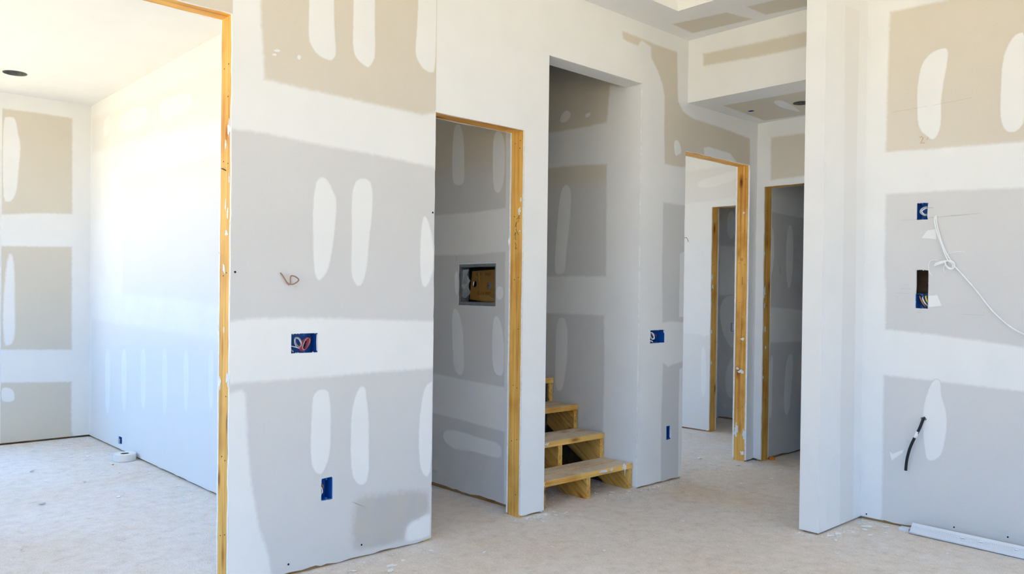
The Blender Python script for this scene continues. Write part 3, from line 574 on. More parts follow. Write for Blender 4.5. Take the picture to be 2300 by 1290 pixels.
# --- compound bands, patches and bare paper left between them (along, up) in metres on each wall
def kindname(k): return 'joint_compound_band' if k == 'mud_band' else 'joint_compound_patch' if k == 'mud_patch' else 'compound_splash' if k == 'mud_splash' else 'bare_paper_panel' if k == 'bare_paper' else 'painted_wall_shadow'
for i, (wall, kind, fe, poly, holes, sm) in enumerate(SHAPES):
    ax, val, ob, sa, sz = WALLS[wall]
    def hard(p, q, sa=sa, sz=sz):
        return (abs(p.x - q.x) < 1e-4 and any(abs(p.x - s) < 0.004 for s in sa)) or (abs(p.y - q.y) < 1e-4 and any(abs(p.y - s) < 0.004 for s in sz))
    onmud = wall in ('leftside', 'leftfar', 'end', 'bulk', 'hallceil', 'maincei', 'stub', 'roomc')
    mk = ('washed' if kind == 'bare_paper' else 'mudwashed') if wall in ('leftside', 'stub', 'roomc') else 'bare' if kind == 'bare_paper' else 'painted_shadow' if kind == 'painted_shadow' else 'mudbare' if onmud else 'mud'
    xs, zs = [p[0] for p in poly], [p[1] for p in poly]; lim = [-99, 99, -99, 99]
    for s_ in sa:
        if abs(max(xs) - s_) < 0.005: lim[1] = s_
        if abs(min(xs) - s_) < 0.005: lim[0] = s_
    for s_ in sz:
        if abs(min(zs) - s_) < 0.005: lim[2] = s_
        if abs(max(zs) - s_) < 0.005: lim[3] = s_
    coat(kindname(kind), ax, val, poly, fe * (2.2 if kind == 'mud_band' else 1.6), mk, ob, hard, [HOLES[h] for h in holes], sm, layer={'bare_paper': 0, 'mud_band': 0, 'painted_shadow': 1}.get(kind, 2), lim=lim)
# ------------------------------------------------------------------ stairs
st = empty('staircase', (3.57, 3.14, 0)); tag(st, 'open pine staircase with plank treads rising behind the white drywall opening', 'stairs')
RISE, RUN, Y0, NS = 0.159, 0.233, 3.146, 9; TH = 0.036
def stringer(x0, x1):
    top = [(Y0 + 0.003, 0.0)]
    for k in range(1, NS + 1):
        top += [(Y0 + 0.003 + RUN * (k - 1), RISE * k - TH), (Y0 + 0.003 + RUN * k, RISE * k - TH)]
    yb = Y0 + RUN * NS; bot = [(yb, RISE * (NS - 1) - 0.13), (Y0 + 0.19, 0.0)]
    pr = top + bot; n = len(pr)
    v = [(x0, y, z) for y, z in pr] + [(x1, y, z) for y, z in pr]
    tri = tessellate_polygon([[Vector((y, z, 0)) for y, z in pr]])
    f = [tuple(t) for t in tri] + [tuple(n + k for k in reversed(t)) for t in tri] + [(i, (i + 1) % n, n + (i + 1) % n, n + i) for i in range(n)]
    return adopt(link('stringer', mesh(v, f), WOODY), st)
for x0, x1 in ((3.172, 3.208), (3.553, 3.589), (3.944, 3.980)): stringer(x0, x1)
for k in range(1, NS + 1):
    y = Y0 + RUN * (k - 1); z = RISE * k
    for j, (p, q) in enumerate(((0.0, 0.122), (0.131 if k == 1 else 0.126, RUN + 0.012))):
        sk = rnd.uniform(-0.003, 0.003); dz = rnd.uniform(-0.002, 0.002)
        vv = [(3.162, y + p, 0), (3.982 + sk, y + p + sk, 0), (3.982 + sk, y + q, 0), (3.162, y + q, 0)]
        v = [(a, b_, z - TH + 0.0) for a, b_, _ in vv] + [(a, b_, z + dz) for a, b_, _ in vv]
        me = mesh(v, [(0, 3, 2, 1), (4, 5, 6, 7), (0, 1, 5, 4), (1, 2, 6, 5), (2, 3, 7, 6), (3, 0, 4, 7)])
        me.materials.append(WOODE); me.materials.append(WOODD); me.polygons[1].material_index = 1
        o = adopt(link('tread_board', me, None), st)
        bv = o.modifiers.new('edge', 'BEVEL'); bv.width = 0.003; bv.segments = 2
adopt(MB().box(3.21, 3.94, 3.86, 3.875, 0.0, 0.62).build('stair_shade_sheet', BROWN), st)  # dark sheet added to put shade behind the first steps
b = MB(); ya = Y0 + 0.21; pv = [(ya, 0.0), (ya + 1.2, 0.0), (ya + 1.2, 0.80)]
b.v = [(x, y, z) for x in (3.982, 3.9868) for y, z in pv]; b.f = [(0, 1, 2), (5, 4, 3), (0, 3, 4, 1), (1, 4, 5, 2), (2, 5, 3, 0)]
adopt(b.build('under_stair_shade', BROWN), st)  # dark sheet added below the stringer, shade under the stairs put into colour
adopt(MB().box(3.589, 3.66, 3.66, 3.70, 0.0, 0.33).build('blocking', WOODY), st)
def splat(name, ax, val, a, z, w, h, parent, seed, feather=0.0015, flip=False, n=15):
    r_ = random.Random(seed)
    pts = [(a + w / 2 * math.cos(t) * (q := r_.uniform(0.35, 1.15)), z + h / 2 * math.sin(t) * q) for t in [2 * math.pi * k / n for k in range(n)]]
    return coat(name, ax, val, pts, feather, 'plain', parent, None, (), 1, 3, 0.0, flip)
for i, (x, k, w, h) in enumerate(((3.90, 1, 0.05, 0.05), (3.70, 1, 0.09, 0.02), (3.78, 1, 0.03, 0.03), (3.18, 1, 0.05, 0.03), (3.45, 2, 0.05, 0.02), (3.30, 2, 0.08, 0.02), (3.52, 3, 0.05, 0.015))):
    o = splat('compound_splash', 'Y', Y0 + RUN * (k - 1) - 0.0015, x, RISE * k - 0.014, w, h, None, 300 + i); adopt(o, st)
b = MB(); b.v = [(3.893, 3.141, 0.155), (3.912, 3.141, 0.155), (3.905, 3.140, 0.12), (3.901, 3.140, 0.085), (3.897, 3.140, 0.12)]; b.f = [(0, 4, 3, 2, 1)]
adopt(b.build('compound_drip', MUDM), st)

# ------------------------------------------------------------------ framing details
def nail(parent, p, nrm):
    me = NAIL_ME[nrm]; o = bpy.data.objects.new('nail', me); COL.objects.link(o); o.parent = parent; o.location = p
NAIL_ME = {}
for nrm in ('X', 'Y'):
    v = []; n = 8
    for k in range(n):
        c, s = 0.0026 * math.cos(2 * math.pi * k / n), 0.0026 * math.sin(2 * math.pi * k / n)
        v.append((-0.0012, c, s) if nrm == 'X' else (c, -0.0012, s))
    for k in range(n):
        q = v[k]; v.append((0.004 if nrm == 'X' else q[0], 0.004 if nrm == 'Y' else q[1], q[2]))
    NAIL_ME[nrm] = mesh(v, [tuple(range(n))] + [(k, (k + 1) % n, n + (k + 1) % n, n + k) for k in range(n)]); NAIL_ME[nrm].materials.append(NAILM)
for x, zs in ((1.356, (2.12, 1.99, 1.72, 1.28, 0.78, 0.52, 0.22)), (2.977, (2.04, 2.0, 1.62, 1.3, 1.02, 0.7, 0.42, 0.12)), (5.264, (2.08, 1.7, 1.45, 1.18, 0.92, 0.66, 0.4))):
    j = {1.356: j1[0], 2.977: j2[0], 5.264: j3[0]}[x]
    for i, z in enumerate(zs):
        nail(j, (x, 3.143 + 0.004 * (i % 2), z), 'X')
        if i % 3 != 1: nail(j, (x, 3.178 + 0.006 * ((i + 1) % 2), z + 0.012 * ((i % 3) - 1)), 'X')
for z in (1.8, 1.5, 1.1, 0.7, 0.4): nail(j5[0], (6.21, 4.018, z), 'Y'); nail(j4[0], (5.41, 3.048, z + 0.05), 'Y')
# dried compound smeared on the studs
sp = [(1.356, 3.135, 1.86, .03, .08, j1[0]), (1.356, 3.165, 1.80, .02, .04, j1[0]), (1.356, 3.16, 1.55, .015, .07, j1[0]), (1.356, 3.14, 1.52, .02, .05, j1[0]), (1.356, 3.17, 1.30, .03, .05, j1[0]), (1.356, 3.13, 0.86, .03, .07, j1[0]), (1.356, 3.2, 0.83, .02, .06, j1[0]), (1.356, 3.165, 1.05, .012, .03, j1[0]), (1.356, 3.15, 1.44, .03, .03, j1[0]), (1.356, 3.128, 1.66, .012, .05, j1[0]),
      (2.977, 3.145, 1.66, .03, .045, j2[0]), (2.977, 3.135, 1.72, .012, .03, j2[0]), (2.977, 3.14, 1.55, .01, .012, j2[0]),
      (5.264, 3.155, 1.83, .015, .02, j3[0]), (5.264, 3.16, 0.66, .06, .03, j3[0]), (5.264, 3.19, 0.68, .03, .02, j3[0]), (5.264, 3.15, 0.9, .04, .02, j3[0]), (5.264, 3.195, 0.22, .035, .12, j3[0]), (5.264, 3.13, 0.2, .03, .09, j3[0]), (5.264, 3.14, 0.06, .04, .03, j3[0])]
for i, (x, y, z, w, h, j) in enumerate(sp): splat('compound_splash', 'X', x - 0.0003, y, z, w, h, j, 40 + i)
for i, (x, z, w, h) in enumerate(((5.385, 1.25, .03, .09), (5.39, 1.15, .02, .06), (5.40, 0.97, .03, .05), (5.41, 0.84, .02, .04), (5.38, 0.62, .02, .03))): splat('compound_splash', 'Y', 3.0477, x, z, w, h, j4[0], 80 + i)
for i, (x, z, w, h) in enumerate(((6.19, 1.38, .02, .08), (6.2, 1.30, .03, .04), (6.18, 1.15, .02, .05), (6.19, 0.62, .02, .05), (6.19, 0.9, .02, .05))): splat('compound_splash', 'Y', 4.0177, x, z, w, h, j5[0], 90 + i)
# lumps of compound along the board edges at the openings
def lump(parent, x, y, z, sx, sy, sz, seed):
    r_ = random.Random(seed); v = [(x + sx * c[0] * r_.uniform(.5, 1), y + sy * c[1] * r_.uniform(.5, 1), z + sz * c[2] * r_.uniform(.5, 1)) for c in ((1, 0, 0), (0, 1, 0), (-1, 0, 0), (0, -1, 0), (0, 0, 1), (0, 0, -1))]
    return link('compound_lump', mesh(v, [(0, 1, 4), (1, 2, 4), (2, 3, 4), (3, 0, 4), (1, 0, 5), (2, 1, 5), (3, 2, 5), (0, 3, 5)]), MUDM, parent)
for i in range(34):
    z = rnd.uniform(0.1, 2.2)
    x, y = rnd.choice(((1.354, 3.116), (1.354, 3.217), (2.975, 3.117), (2.975, 3.218), (5.262, 3.117), (5.262, 3.218), (5.372, 3.046), (5.47, 3.046), (4.456, 3.112)))
    lump(wf, x, y, z, 0.004, 0.004, rnd.uniform(0.006, 0.02), i)
lump(wf, 2.972, 3.219, 1.50, 0.008, 0.007, 0.035, 501); lump(wf, 2.976, 3.113, 1.33, .004, .004, .03, 502)
lump(wf, 1.3535, 3.112, 0.83, .006, .005, .03, 503)
# paint-pen scribbles on studs
def mark(name, pts, mat, parent, r=0.0012, sm=True):
    return MB().tube(spline(pts, 5) if sm else pts, r, 4).build(name, mat, parent)
def onjamb(x, pts): return [(x - 0.0006, y, z) for y, z in pts]
for q in ([(3.165, 1.615), (3.140, 1.635)], [(3.150, 1.60), (3.152, 1.64)], [(3.178, 1.575), (3.160, 1.605)], [(3.172, 1.60), (3.170, 1.58), (3.165, 1.572)], [(3.182, 1.53), (3.172, 1.545), (3.176, 1.515), (3.168, 1.505)], [(3.17, 1.565), (3.15, 1.53)], [(3.16, 1.545), (3.152, 1.535)], [(3.178, 1.49), (3.168, 1.478), (3.172, 1.455), (3.158, 1.462)]):
    mark('pencil_scribble', onjamb(2.977, q), INK, j2[0], 0.0009)
for dy in (0, 0.012):
    mark('grade_stamp', onjamb(5.264, [(3.168 - dy, 1.498), (3.175 - dy, 1.493), (3.169 - dy, 1.485), (3.176 - dy, 1.478)]), INK, j3[0], 0.0011)
mark('grade_stamp', onjamb(5.264, [(3.16, 1.36), (3.161, 1.30)]), INK, j3[0], 0.0011)

# ------------------------------------------------------------------ electrical boxes
def box_thing(ax, val, a0, a1, z0, z1, label, group=None, depth=0.06, inset=0.006, name='electrical_box', rim=0.004, mat=None):
    """open plastic box set into a wall; ax/val is the wall face it sits behind"""
    c = place(ax, val, (a0 + a1) / 2, z0) if ax != 'Z' else (((a0 + a1) / 2, (z0 + z1) / 2, val))
    e = empty(name, Vector(c)); tag(e, label, 'outlet box', group)
    b = MB(); w = 0.0025
    def bx(p0, p1, q0, q1, d0, d1):
        if ax == 'Y': b.box(p0, p1, val + d0, val + d1, q0, q1)
        elif ax == 'X': b.box(val + d0, val + d1, p0, p1, q0, q1)
        else: b.box(p0, p1, q0, q1, val + d0, val + d1)
    i, o_ = inset, inset + depth
    bx(a0, a0 + w, z0, z1, i, o_); bx(a1 - w, a1, z0, z1, i, o_); bx(a0 + w, a1 - w, z0, z0 + w, i, o_); bx(a0 + w, a1 - w, z1 - w, z1, i, o_); bx(a0, a1, z0, z1, o_ - w, o_)
    shell = adopt(b.build('box_shell', mat or BLUE), e)
    for zz in ((z0 + 0.006), (z1 - 0.006)):
        b = MB(); s_ = 0.004; am = (a0 + a1) / 2; bx(am - s_, am + s_, zz - s_, zz + s_, i, i + 0.012)
        b.build('screw_tab', mat or BLUE, shell)
    return e
def wire(e, pts, r, mat, name='wire', n=7): return adopt(MB().tube(spline(pts, n), r, 7).build(name, mat, smooth=True), e)
def loop3(cx, cy, cz, ra, rz, turns, tilt=0.4, ax='Y', k=10):
    out = []
    for i in range(int(turns * k) + 1):
        t = 2 * math.pi * i / k; a = ra * math.cos(t) + tilt * rz * math.sin(t); z = rz * math.sin(t); d = 0.004 * i / k
        out.append((cx + a, cy - d, cz + z) if ax == 'Y' else (cx - d, cy + a, cz + z))
    return out
e = box_thing('Y', D, 1.620, 1.752, 0.942, 1.032, 'double blue box with a bundle of red and white wires on the near wall', 'wall boxes of the front partition')
wire(e, loop3(1.694, D + 0.016, 0.982, 0.014, 0.027, 3.2), 0.0017, REDW); wire(e, loop3(1.698, D + 0.010, 0.983, 0.013, 0.025, 1.2), 0.0011, WHITEW)
wire(e, loop3(1.690, D + 0.022, 0.978, 0.016, 0.024, 2.1), 0.0026, REDW)
wire(e, loop3(1.662, D + 0.02, 0.992, 0.013, 0.020, 3.3, -0.3), 0.0016, GREYW); wire(e, loop3(1.660, D + 0.012, 0.986, 0.015, 0.022, 0.7, -0.3), 0.0012, WHITEW)
wire(e, [(1.625, D + 0.03, 0.978), (1.645, D + 0.012, 0.972), (1.67, D + 0.015, 0.966), (1.69, D + 0.03, 0.97)], 0.0018, WHITEW)
wire(e, [(1.63, D + 0.04, 1.01), (1.628, D + 0.02, 0.99), (1.63, D + 0.02, 0.96)], 0.004, REDW); wire(e, loop3(1.712, D + 0.03, 0.985, 0.012, 0.026, 1.6), 0.003, BLACKW)
wire(e, [(1.63, D + 0.03, 0.965), (1.634, D + 0.01, 0.955), (1.642, D + 0.02, 0.95)], 0.003, GREYW)
e = box_thing('Y', D, 1.772, 1.830, 0.294, 0.391, 'single blue box low on the near wall, cut drywall chipped around it', 'wall boxes of the front partition')
wire(e, [(1.776, D + 0.05, 0.37), (1.786, D + 0.014, 0.36), (1.787, D + 0.012, 0.345), (1.78, D + 0.03, 0.335)], 0.003, COPPER); wire(e, [(1.776, D + 0.03, 0.36), (1.779, D + 0.012, 0.35), (1.785, D + 0.012, 0.33), (1.778, D + 0.02, 0.315)], 0.003, WHITEW)
wire(e, [(1.775, D + 0.03, 0.335), (1.780, D + 0.012, 0.325), (1.778, D + 0.02, 0.312)], 0.003, YELLOWW)
e = box_thing('Y', D, 4.096, 4.258, 0.905, 0.994, 'double blue box stuffed with wires between the stairs and the hall door', 'wall boxes of the front partition')
wire(e, loop3(4.13, D + 0.014, 0.955, 0.018, 0.022, 2.2, -0.5), 0.003, WHITEW); wire(e, loop3(4.14, D + 0.024, 0.945, 0.02, 0.024, 1.7, 0.6), 0.003, GREYW)
wire(e, [(4.11, D + 0.04, 0.97), (4.15, D + 0.01, 0.965), (4.185, D + 0.02, 0.95), (4.20, D + 0.05, 0.935)], 0.0035, REDW); wire(e, loop3(4.16, D + 0.03, 0.945, 0.024, 0.022, 1.5, 0.2), 0.0035, BLACKW)
wire(e, [(4.11, D + 0.03, 0.93), (4.13, D + 0.01, 0.92), (4.15, D + 0.02, 0.915)], 0.004, WHITEW)
box_thing('Y', D, 4.281, 4.340, 0.270, 0.367, 'empty single blue box low beside the hall doorway', 'wall boxes of the front partition')
e = box_thing('X', XR, 1.568, 1.627, 1.618, 1.712, 'blue box holding a white cable loop, high on the right wall', 'wall boxes of the right wall')
wire(e, [(XR + 0.05, 1.575, 1.685), (XR + 0.006, 1.580, 1.688), (XR - 0.003, 1.600, 1.678), (XR - 0.003, 1.605, 1.660), (XR + 0.006, 1.588, 1.645), (XR + 0.05, 1.574, 1.648)], 0.0035, GREYW)
wire(e, [(XR + 0.05, 1.572, 1.678), (XR + 0.01, 1.580, 1.682), (XR + 0.002, 1.597, 1.672), (XR + 0.002, 1.599, 1.662), (XR + 0.01, 1.588, 1.650), (XR + 0.05, 1.574, 1.655)], 0.003, WHITEW)
e = box_thing('X', XR, 1.561, 1.625, 1.157, 1.236, 'blue box with brown and yellow wires under a long cut slot on the right wall', 'wall boxes of the right wall')
wire(e, [(XR + 0.05, 1.61, 1.228), (XR + 0.008, 1.605, 1.222), (XR + 0.004, 1.590, 1.19), (XR + 0.02, 1.578, 1.165)], 0.004, COPPER); wire(e, [(XR + 0.05, 1.595, 1.23), (XR + 0.012, 1.593, 1.215), (XR + 0.006, 1.580, 1.19), (XR + 0.03, 1.572, 1.172)], 0.003, WHITEW)
wire(e, [(XR + 0.05, 1.58, 1.23), (XR + 0.008, 1.576, 1.222), (XR + 0.008, 1.570, 1.20), (XR + 0.03, 1.568, 1.185)], 0.0045, YELLOWW); wire(e, [(XR + 0.05, 1.60, 1.225), (XR + 0.012, 1.599, 1.20), (XR + 0.02, 1.588, 1.170)], 0.004, BLACKW)
box_thing('X', 1.941, 6.333, 6.423, 0.047, 0.111, 'small blue box just above the floor in the bright left room')
box_thing('X', 6.98, 4.233, 4.304, 0.873, 0.956, 'dark blue box in the inner closet beyond the hall doorway', inset=-0.006)
box_thing('Z', 2.495, 4.943, 5.002, 2.909, 2.964, 'small blue box set in the low hall ceiling', name='ceiling_box', inset=0.004)
rg = random.Random(23)
def ragged(ax, val, a0, a1, z0, z1, parent, n, s0=0.003, s1=0.007):
    # torn paper and gypsum left around a hand-cut hole
    for k in range(n):
        t = rg.random()
        a, z = ((a0 + (a1 - a0) * t, rg.choice((z0, z1))) if rg.random() < 0.6 else (rg.choice((a0, a1)), z0 + (z1 - z0) * t))
        p = place(ax, val, a, z, -0.003); s_ = rg.uniform(s0, s1); flat = 0.003
        lump(parent, *p, *( (s_ * .6, flat, s_) if ax == 'Y' else (flat, s_ * .6, s_)), 900 + k + int(a * 1000))
for key, nn in (('boxa', 16), ('outa', 8), ('boxc', 14), ('outc', 5)): ragged('Y', D, *HOLES[key], wf, nn)
ragged('X', XR, 1.571, 1.624, 1.621, 1.709, wr, 8, .002, .004); ragged('X', XR, 1.563, 1.624, 1.159, 1.36, wr, 16, .002, .005); ragged('X', 3.06, *HOLES['grey'], wc, 14, .002, .005)
# recessed grey box with cardboard in the closet wall
XC = 3.06; g0, g1, h0, h1 = HOLES['grey']
gb = empty('recessed_panel_box', (XC, 3.59, h0)); tag(gb, 'grey steel box in the closet wall covered by handwritten cardboard and torn plastic', 'panel box')
b = MB(); w = 0.002; dp = 0.078; hh = h1 - 0.012
b.box(XC + 0.004, XC + dp, g0 + 0.001, g0 + 0.014, h0 + 0.001, hh); b.box(XC + 0.004, XC + dp, g1 - 0.014, g1 - 0.001, h0 + 0.001, hh)
b.box(XC + 0.004, XC + dp, g0 + 0.014, g1 - 0.014, h0 + 0.001, h0 + 0.02); b.box(XC + 0.004, XC + dp, g0 + 0.014, g1 - 0.014, hh - 0.016, hh); b.box(XC + dp - w, XC + dp, g0, g1, h0, hh)
adopt(b.build('steel_shell', STEEL), gb)
adopt(MB().box(XC + 0.008, XC + 0.012, g0 + 0.002, g1 - 0.002, hh + 0.0005, h1 - 0.001).build('white_flange', GYPSUM), gb)
adopt(MB().box(XC + 0.07, XC + 0.075, g0 + 0.016, g1 - 0.016, h0 + 0.022, hh - 0.018).build('box_shade_sheet', DARK), gb)  # black sheet added so the inside of the box looks shaded
cx = XC + 0.03
cv = [(g0 + 0.018, 1.153), (g1 - 0.058, 1.176), (g1 - 0.083, 1.345), (g0 + 0.03, 1.352)]
holes_c = [ring(18, 3.655, 1.268, 0.019), ring(18, 3.517, 1.257, 0.021)]
loops = [[Vector((*p, 0)) for p in cv]] + [[Vector((*p, 0)) for p in h] for h in holes_c]
tri = tessellate_polygon(loops); fl_ = [p for l in loops for p in l]; n = len(fl_)
vv = [(cx + 0.02 * (p.x - g0) / (g1 - g0) * 0.6, p.x, p.y) for p in fl_]; vv += [(x + 0.003, y, z) for x, y, z in vv]
ff = [tuple(t) for t in tri] + [tuple(n + k for k in t) for t in tri]; s_ = 0
for l in loops:
    ff += [(s_ + i, s_ + (i + 1) % len(l), n + s_ + (i + 1) % len(l), n + s_ + i) for i in range(len(l))]; s_ += len(l)
card = adopt(link('cardboard_cover', mesh(vv, ff), CARD), gb)
vv = [(cx + 0.002, g0 + 0.02, 1.155), (cx + 0.006, g0 + 0.18, 1.178), (cx + 0.008, g0 + 0.19, 1.20), (cx + 0.003, g0 + 0.10, 1.20), (cx, g0 + 0.03, 1.18)]
adopt(link('cardboard_flap', mesh([(x - 0.003, y, z) for x, y, z in vv] + [(x - 0.001, y, z) for x, y, z in vv], [(0, 1, 2, 3, 4), (9, 8, 7, 6, 5)] + [(i, (i + 1) % 5, 5 + (i + 1) % 5, 5 + i) for i in range(5)]), plain('light_cardboard', (0.33, 0.18, 0.045), 0.8)), gb)
mark('cardboard_crease', [(cx + 0.003, 3.612, 1.335), (cx + 0.003, 3.600, 1.25), (cx + 0.002, 3.592, 1.20)], plain('crease', (0.36, 0.20, 0.06), 0.8), card, 0.0016)
go_ = adopt(MB().box(XC + 0.05, XC + 0.06, 3.505, 3.575, 1.225, 1.29).build('grey_outlet', plain('grey_plastic', (0.30, 0.30, 0.34), 0.5)), gb)
for (yy, zz) in ((3.553, 1.272), (3.540, 1.258), (3.552, 1.244)): MB().box(XC + 0.047, XC + 0.051, yy - 0.002, yy + 0.002, zz - 0.002, zz + 0.002).build('socket_slot', DARK, go_)
adopt(MB().tube([(XC + 0.05, 3.688, 1.245), (XC + 0.045, 3.672, 1.285)], 0.005, 6).build('pipe_stub', WHITEW), gb)
def letter(ch, y, z, size, parent, rot=0.0):
    cu = bpy.data.curves.new('txt', 'FONT'); cu.body = ch; cu.size = size; cu.offset = -0.0006; cu.extrude = 0.0003
    to = bpy.data.objects.new('txt', cu); COL.objects.link(to); dg = bpy.context.evaluated_depsgraph_get(); me = bpy.data.meshes.new_from_object(to.evaluated_get(dg)); bpy.data.objects.remove(to)
    o = link('hand_lettering', me, INK); me.materials.clear(); me.materials.append(INK)
    o.parent = parent; o.matrix_basis = Matrix.Translation((cx + 0.02 * (y - g0) / (g1 - g0) * 0.6 - 0.0012, y, z)) @ Matrix(((0, 0, -1, 0), (-1, 0, 0, 0), (0, 1, 0, 0), (0, 0, 0, 1))) @ Matrix.Rotation(rot, 4, 'Z')
    return o
for ch_, y, z, s, r_ in (('D', 3.642, 1.316, 0.026, 0.06), ('O', 3.606, 1.318, 0.024, -0.05), ('N', 3.556, 1.316, 0.026, 0.1), ('O', 3.535, 1.315, 0.024, 0), ('T', 3.517, 1.317, 0.026, -0.08),
                         ('L', 3.622, 1.203, 0.03, 0.1), ('e', 3.597, 1.204, 0.026, 0), ('m', 3.578, 1.206, 0.026, 0.05), ('m', 3.553, 1.207, 0.026, 0), ('a', 3.530, 1.208, 0.026, 0.04), ('n', 3.514, 1.209, 0.026, 0)):
    letter(ch_, y, z, s, card, r_)
# torn clear plastic hanging over the far side of the box: crumpled strip
PLASTIC, nt, pb = new_mat('clear_plastic'); pb.inputs['Base Color'].default_value = (0.75, 0.78, 0.80, 1); pb.inputs['Roughness'].default_value = 0.18; pb.inputs['Alpha'].default_value = 0.35; pb.inputs['Specular IOR Level'].default_value = 0.8
rr = random.Random(5); v = []; nu, nv = 6, 5
for j in range(nv + 1):
    for i in range(nu + 1):
        z = h0 + 0.045 + (hh - h0 - 0.075) * j / nv; y = g1 - 0.012 - 0.075 * i / nu * (0.6 + 0.5 * math.sin(j * 1.7) ** 2)
        v.append((XC + 0.012 + 0.016 * rr.random() + 0.006 * (i % 2), y + rr.uniform(-.004, .004), z))
adopt(link('torn_plastic', mesh(v, [(j * (nu + 1) + i, j * (nu + 1) + i + 1, (j + 1) * (nu + 1) + i + 1, (j + 1) * (nu + 1) + i) for j in range(nv) for i in range(nu)]), PLASTIC), gb)

# ------------------------------------------------------------------ recessed lights
for (x, y, r), z, lab in ((CAN_L, 2.715, 'round metal can for a downlight in the left room ceiling'), (CAN_H, 2.495, 'round dark can for a downlight in the low hall ceiling')):
    e = empty('recessed_light', (x, y, z)); tag(e, lab, 'ceiling light'); n = 32; v = []; f = []
    for (rr_, zz) in ((r - 0.0005, z - 0.003), (r - 0.004, z - 0.003), (r - 0.005, z + 0.09)):
        v += [(x + rr_ * math.cos(2 * math.pi * k / n), y + rr_ * math.sin(2 * math.pi * k / n), zz) for k in range(n)]
    f = [(j * n + k, j * n + (k + 1) % n, (j + 1) * n + (k + 1) % n, (j + 1) * n + k) for j in range(2) for k in range(n)]
    f.append(tuple(2 * n + k for k in range(n)))
    adopt(link('can_housing', mesh(v, f), STEEL), e)
    v = [(x + 0.03 * math.cos(2 * math.pi * k / 16), y + 0.03 * math.sin(2 * math.pi * k / 16), zz) for zz in (z + 0.03, z + 0.088) for k in range(16)]
    adopt(link('lamp_socket', mesh(v, [tuple(range(16))] + [(k, (k + 1) % 16, 16 + (k + 1) % 16, 16 + k) for k in range(16)]), DARK), e)

# ------------------------------------------------------------------ cables
o = MB().tube(spline([(1.568, D + 0.03, 1.292), (1.573, D - 0.004, 1.281), (1.589, D - 0.014, 1.252), (1.599, D - 0.02, 1.236), (1.603, D - 0.026, 1.243), (1.601, D - 0.03, 1.262), (1.603, D - 0.034, 1.273), (1.620, D - 0.036, 1.270), (1.637, D - 0.034, 1.256), (1.620, D - 0.028, 1.240), (1.603, D - 0.022, 1.238), (1.592, D - 0.018, 1.244)], 6), 0.0028, 7).build('wire_stub', TANW, smooth=True)
tag(o, 'short knotted brown wire poking out of the near wall above the double box', 'wire')
e = empty('black_cable', (XR, 1.572, 0.59)); tag(e, 'stiff black cable drooping from a hole low on the right wall', 'cable')
pk = [(XR + 0.03, 1.570, 0.596), (XR - 0.008, 1.572, 0.586), (XR - 0.022, 1.584, 0.54), (XR - 0.028, 1.600, 0.50), (XR - 0.03, 1.617, 0.46), (XR - 0.03, 1.632, 0.416), (XR - 0.028, 1.644, 0.36), (XR - 0.024, 1.650, 0.308)]
adopt(MB().tube(spline(pk, 6), 0.0072, 10).build('cable_sheath', BLACKW, smooth=True), e)
adopt(MB().tube([(XR - 0.0262, 1.593, 0.52), (XR - 0.0275, 1.6, 0.50), (XR - 0.0285, 1.606, 0.487)], 0.0079, 10).build('white_tape_wrap', WHITEW, smooth=True), e)
adopt(MB().tube([(XR + 0.001, 1.562, 0.584), (XR - 0.006, 1.572, 0.59), (XR + 0.001, 1.584, 0.588)], 0.006, 6).build('hole_collar', STEEL), e)
e = empty('white_cable', (XR, 1.528, 1.636)); tag(e, 'thin white cable tied in a loose coil and hung from the right wall', 'cable')
def rw(pts, r=0.0033, nm='cable_run'): return adopt(MB().tube(spline(pts, 7), r, 7).build(nm, WHITEW, smooth=True), e)
X1 = XR - 0.012
rw([(XR + 0.01, 1.528, 1.638), (XR - 0.006, 1.528, 1.634), (X1, 1.520, 1.585), (X1, 1.496, 1.499), (X1, 1.472, 1.44), (X1, 1.452, 1.405), (X1 - 0.004, 1.445, 1.385), (X1, 1.421, 1.361), (X1, 1.338, 1.261), (X1, 1.258, 1.152), (X1, 1.18, 1.079), (X1, 1.10, 1.034), (X1, 0.95, 0.97)])
rw([(XR + 0.01, 1.532, 1.636), (XR - 0.008, 1.534, 1.628), (X1 - 0.004, 1.526, 1.58), (X1 - 0.006, 1.50, 1.50), (X1 - 0.008, 1.470, 1.42), (X1 - 0.008, 1.452, 1.395)])
for k in range(5):
    c = 1.462 + 0.006 * k
    rw([(X1 - 0.004 * k, 1.437 + 0.003 * k, 1.372), (X1 - 0.006, 1.436, 1.385 + 0.003 * k), (X1 - 0.008, 1.455, 1.402 + 0.002 * k), (X1 - 0.006, 1.49, 1.404 - 0.005 * k), (X1 - 0.004, 1.525 + 0.003 * k, 1.392 - 0.006 * k)] if k < 3 else
       [(X1 - 0.012, 1.475, 1.398), (X1 - 0.014, 1.468, 1.38 - 0.006 * (k - 3)), (X1 - 0.012, 1.448, 1.366 - 0.005 * (k - 3)), (X1 - 0.012, 1.432, 1.372), (X1 - 0.012, 1.432, 1.39), (X1 - 0.012, 1.445, 1.402), (X1 - 0.012, 1.462, 1.404)], 0.0031, 'cable_coil')
rw([(X1, 1.47, 1.44), (X1 - 0.004, 1.44, 1.447), (X1 - 0.01, 1.385, 1.450)], 0.0015, 'pull_string')
rw([(X1, 1.475, 1.395), (X1 - 0.004, 1.484, 1.365), (X1 - 0.006, 1.476, 1.345)], 0.0013, 'pull_string')
rw([(X1, 1.51, 1.408), (X1 - 0.004, 1.545, 1.408), (X1 - 0.006, 1.556, 1.38), (X1 - 0.008, 1.548, 1.345), (X1 - 0.008, 1.538, 1.332)], 0.0013, 'pull_string')
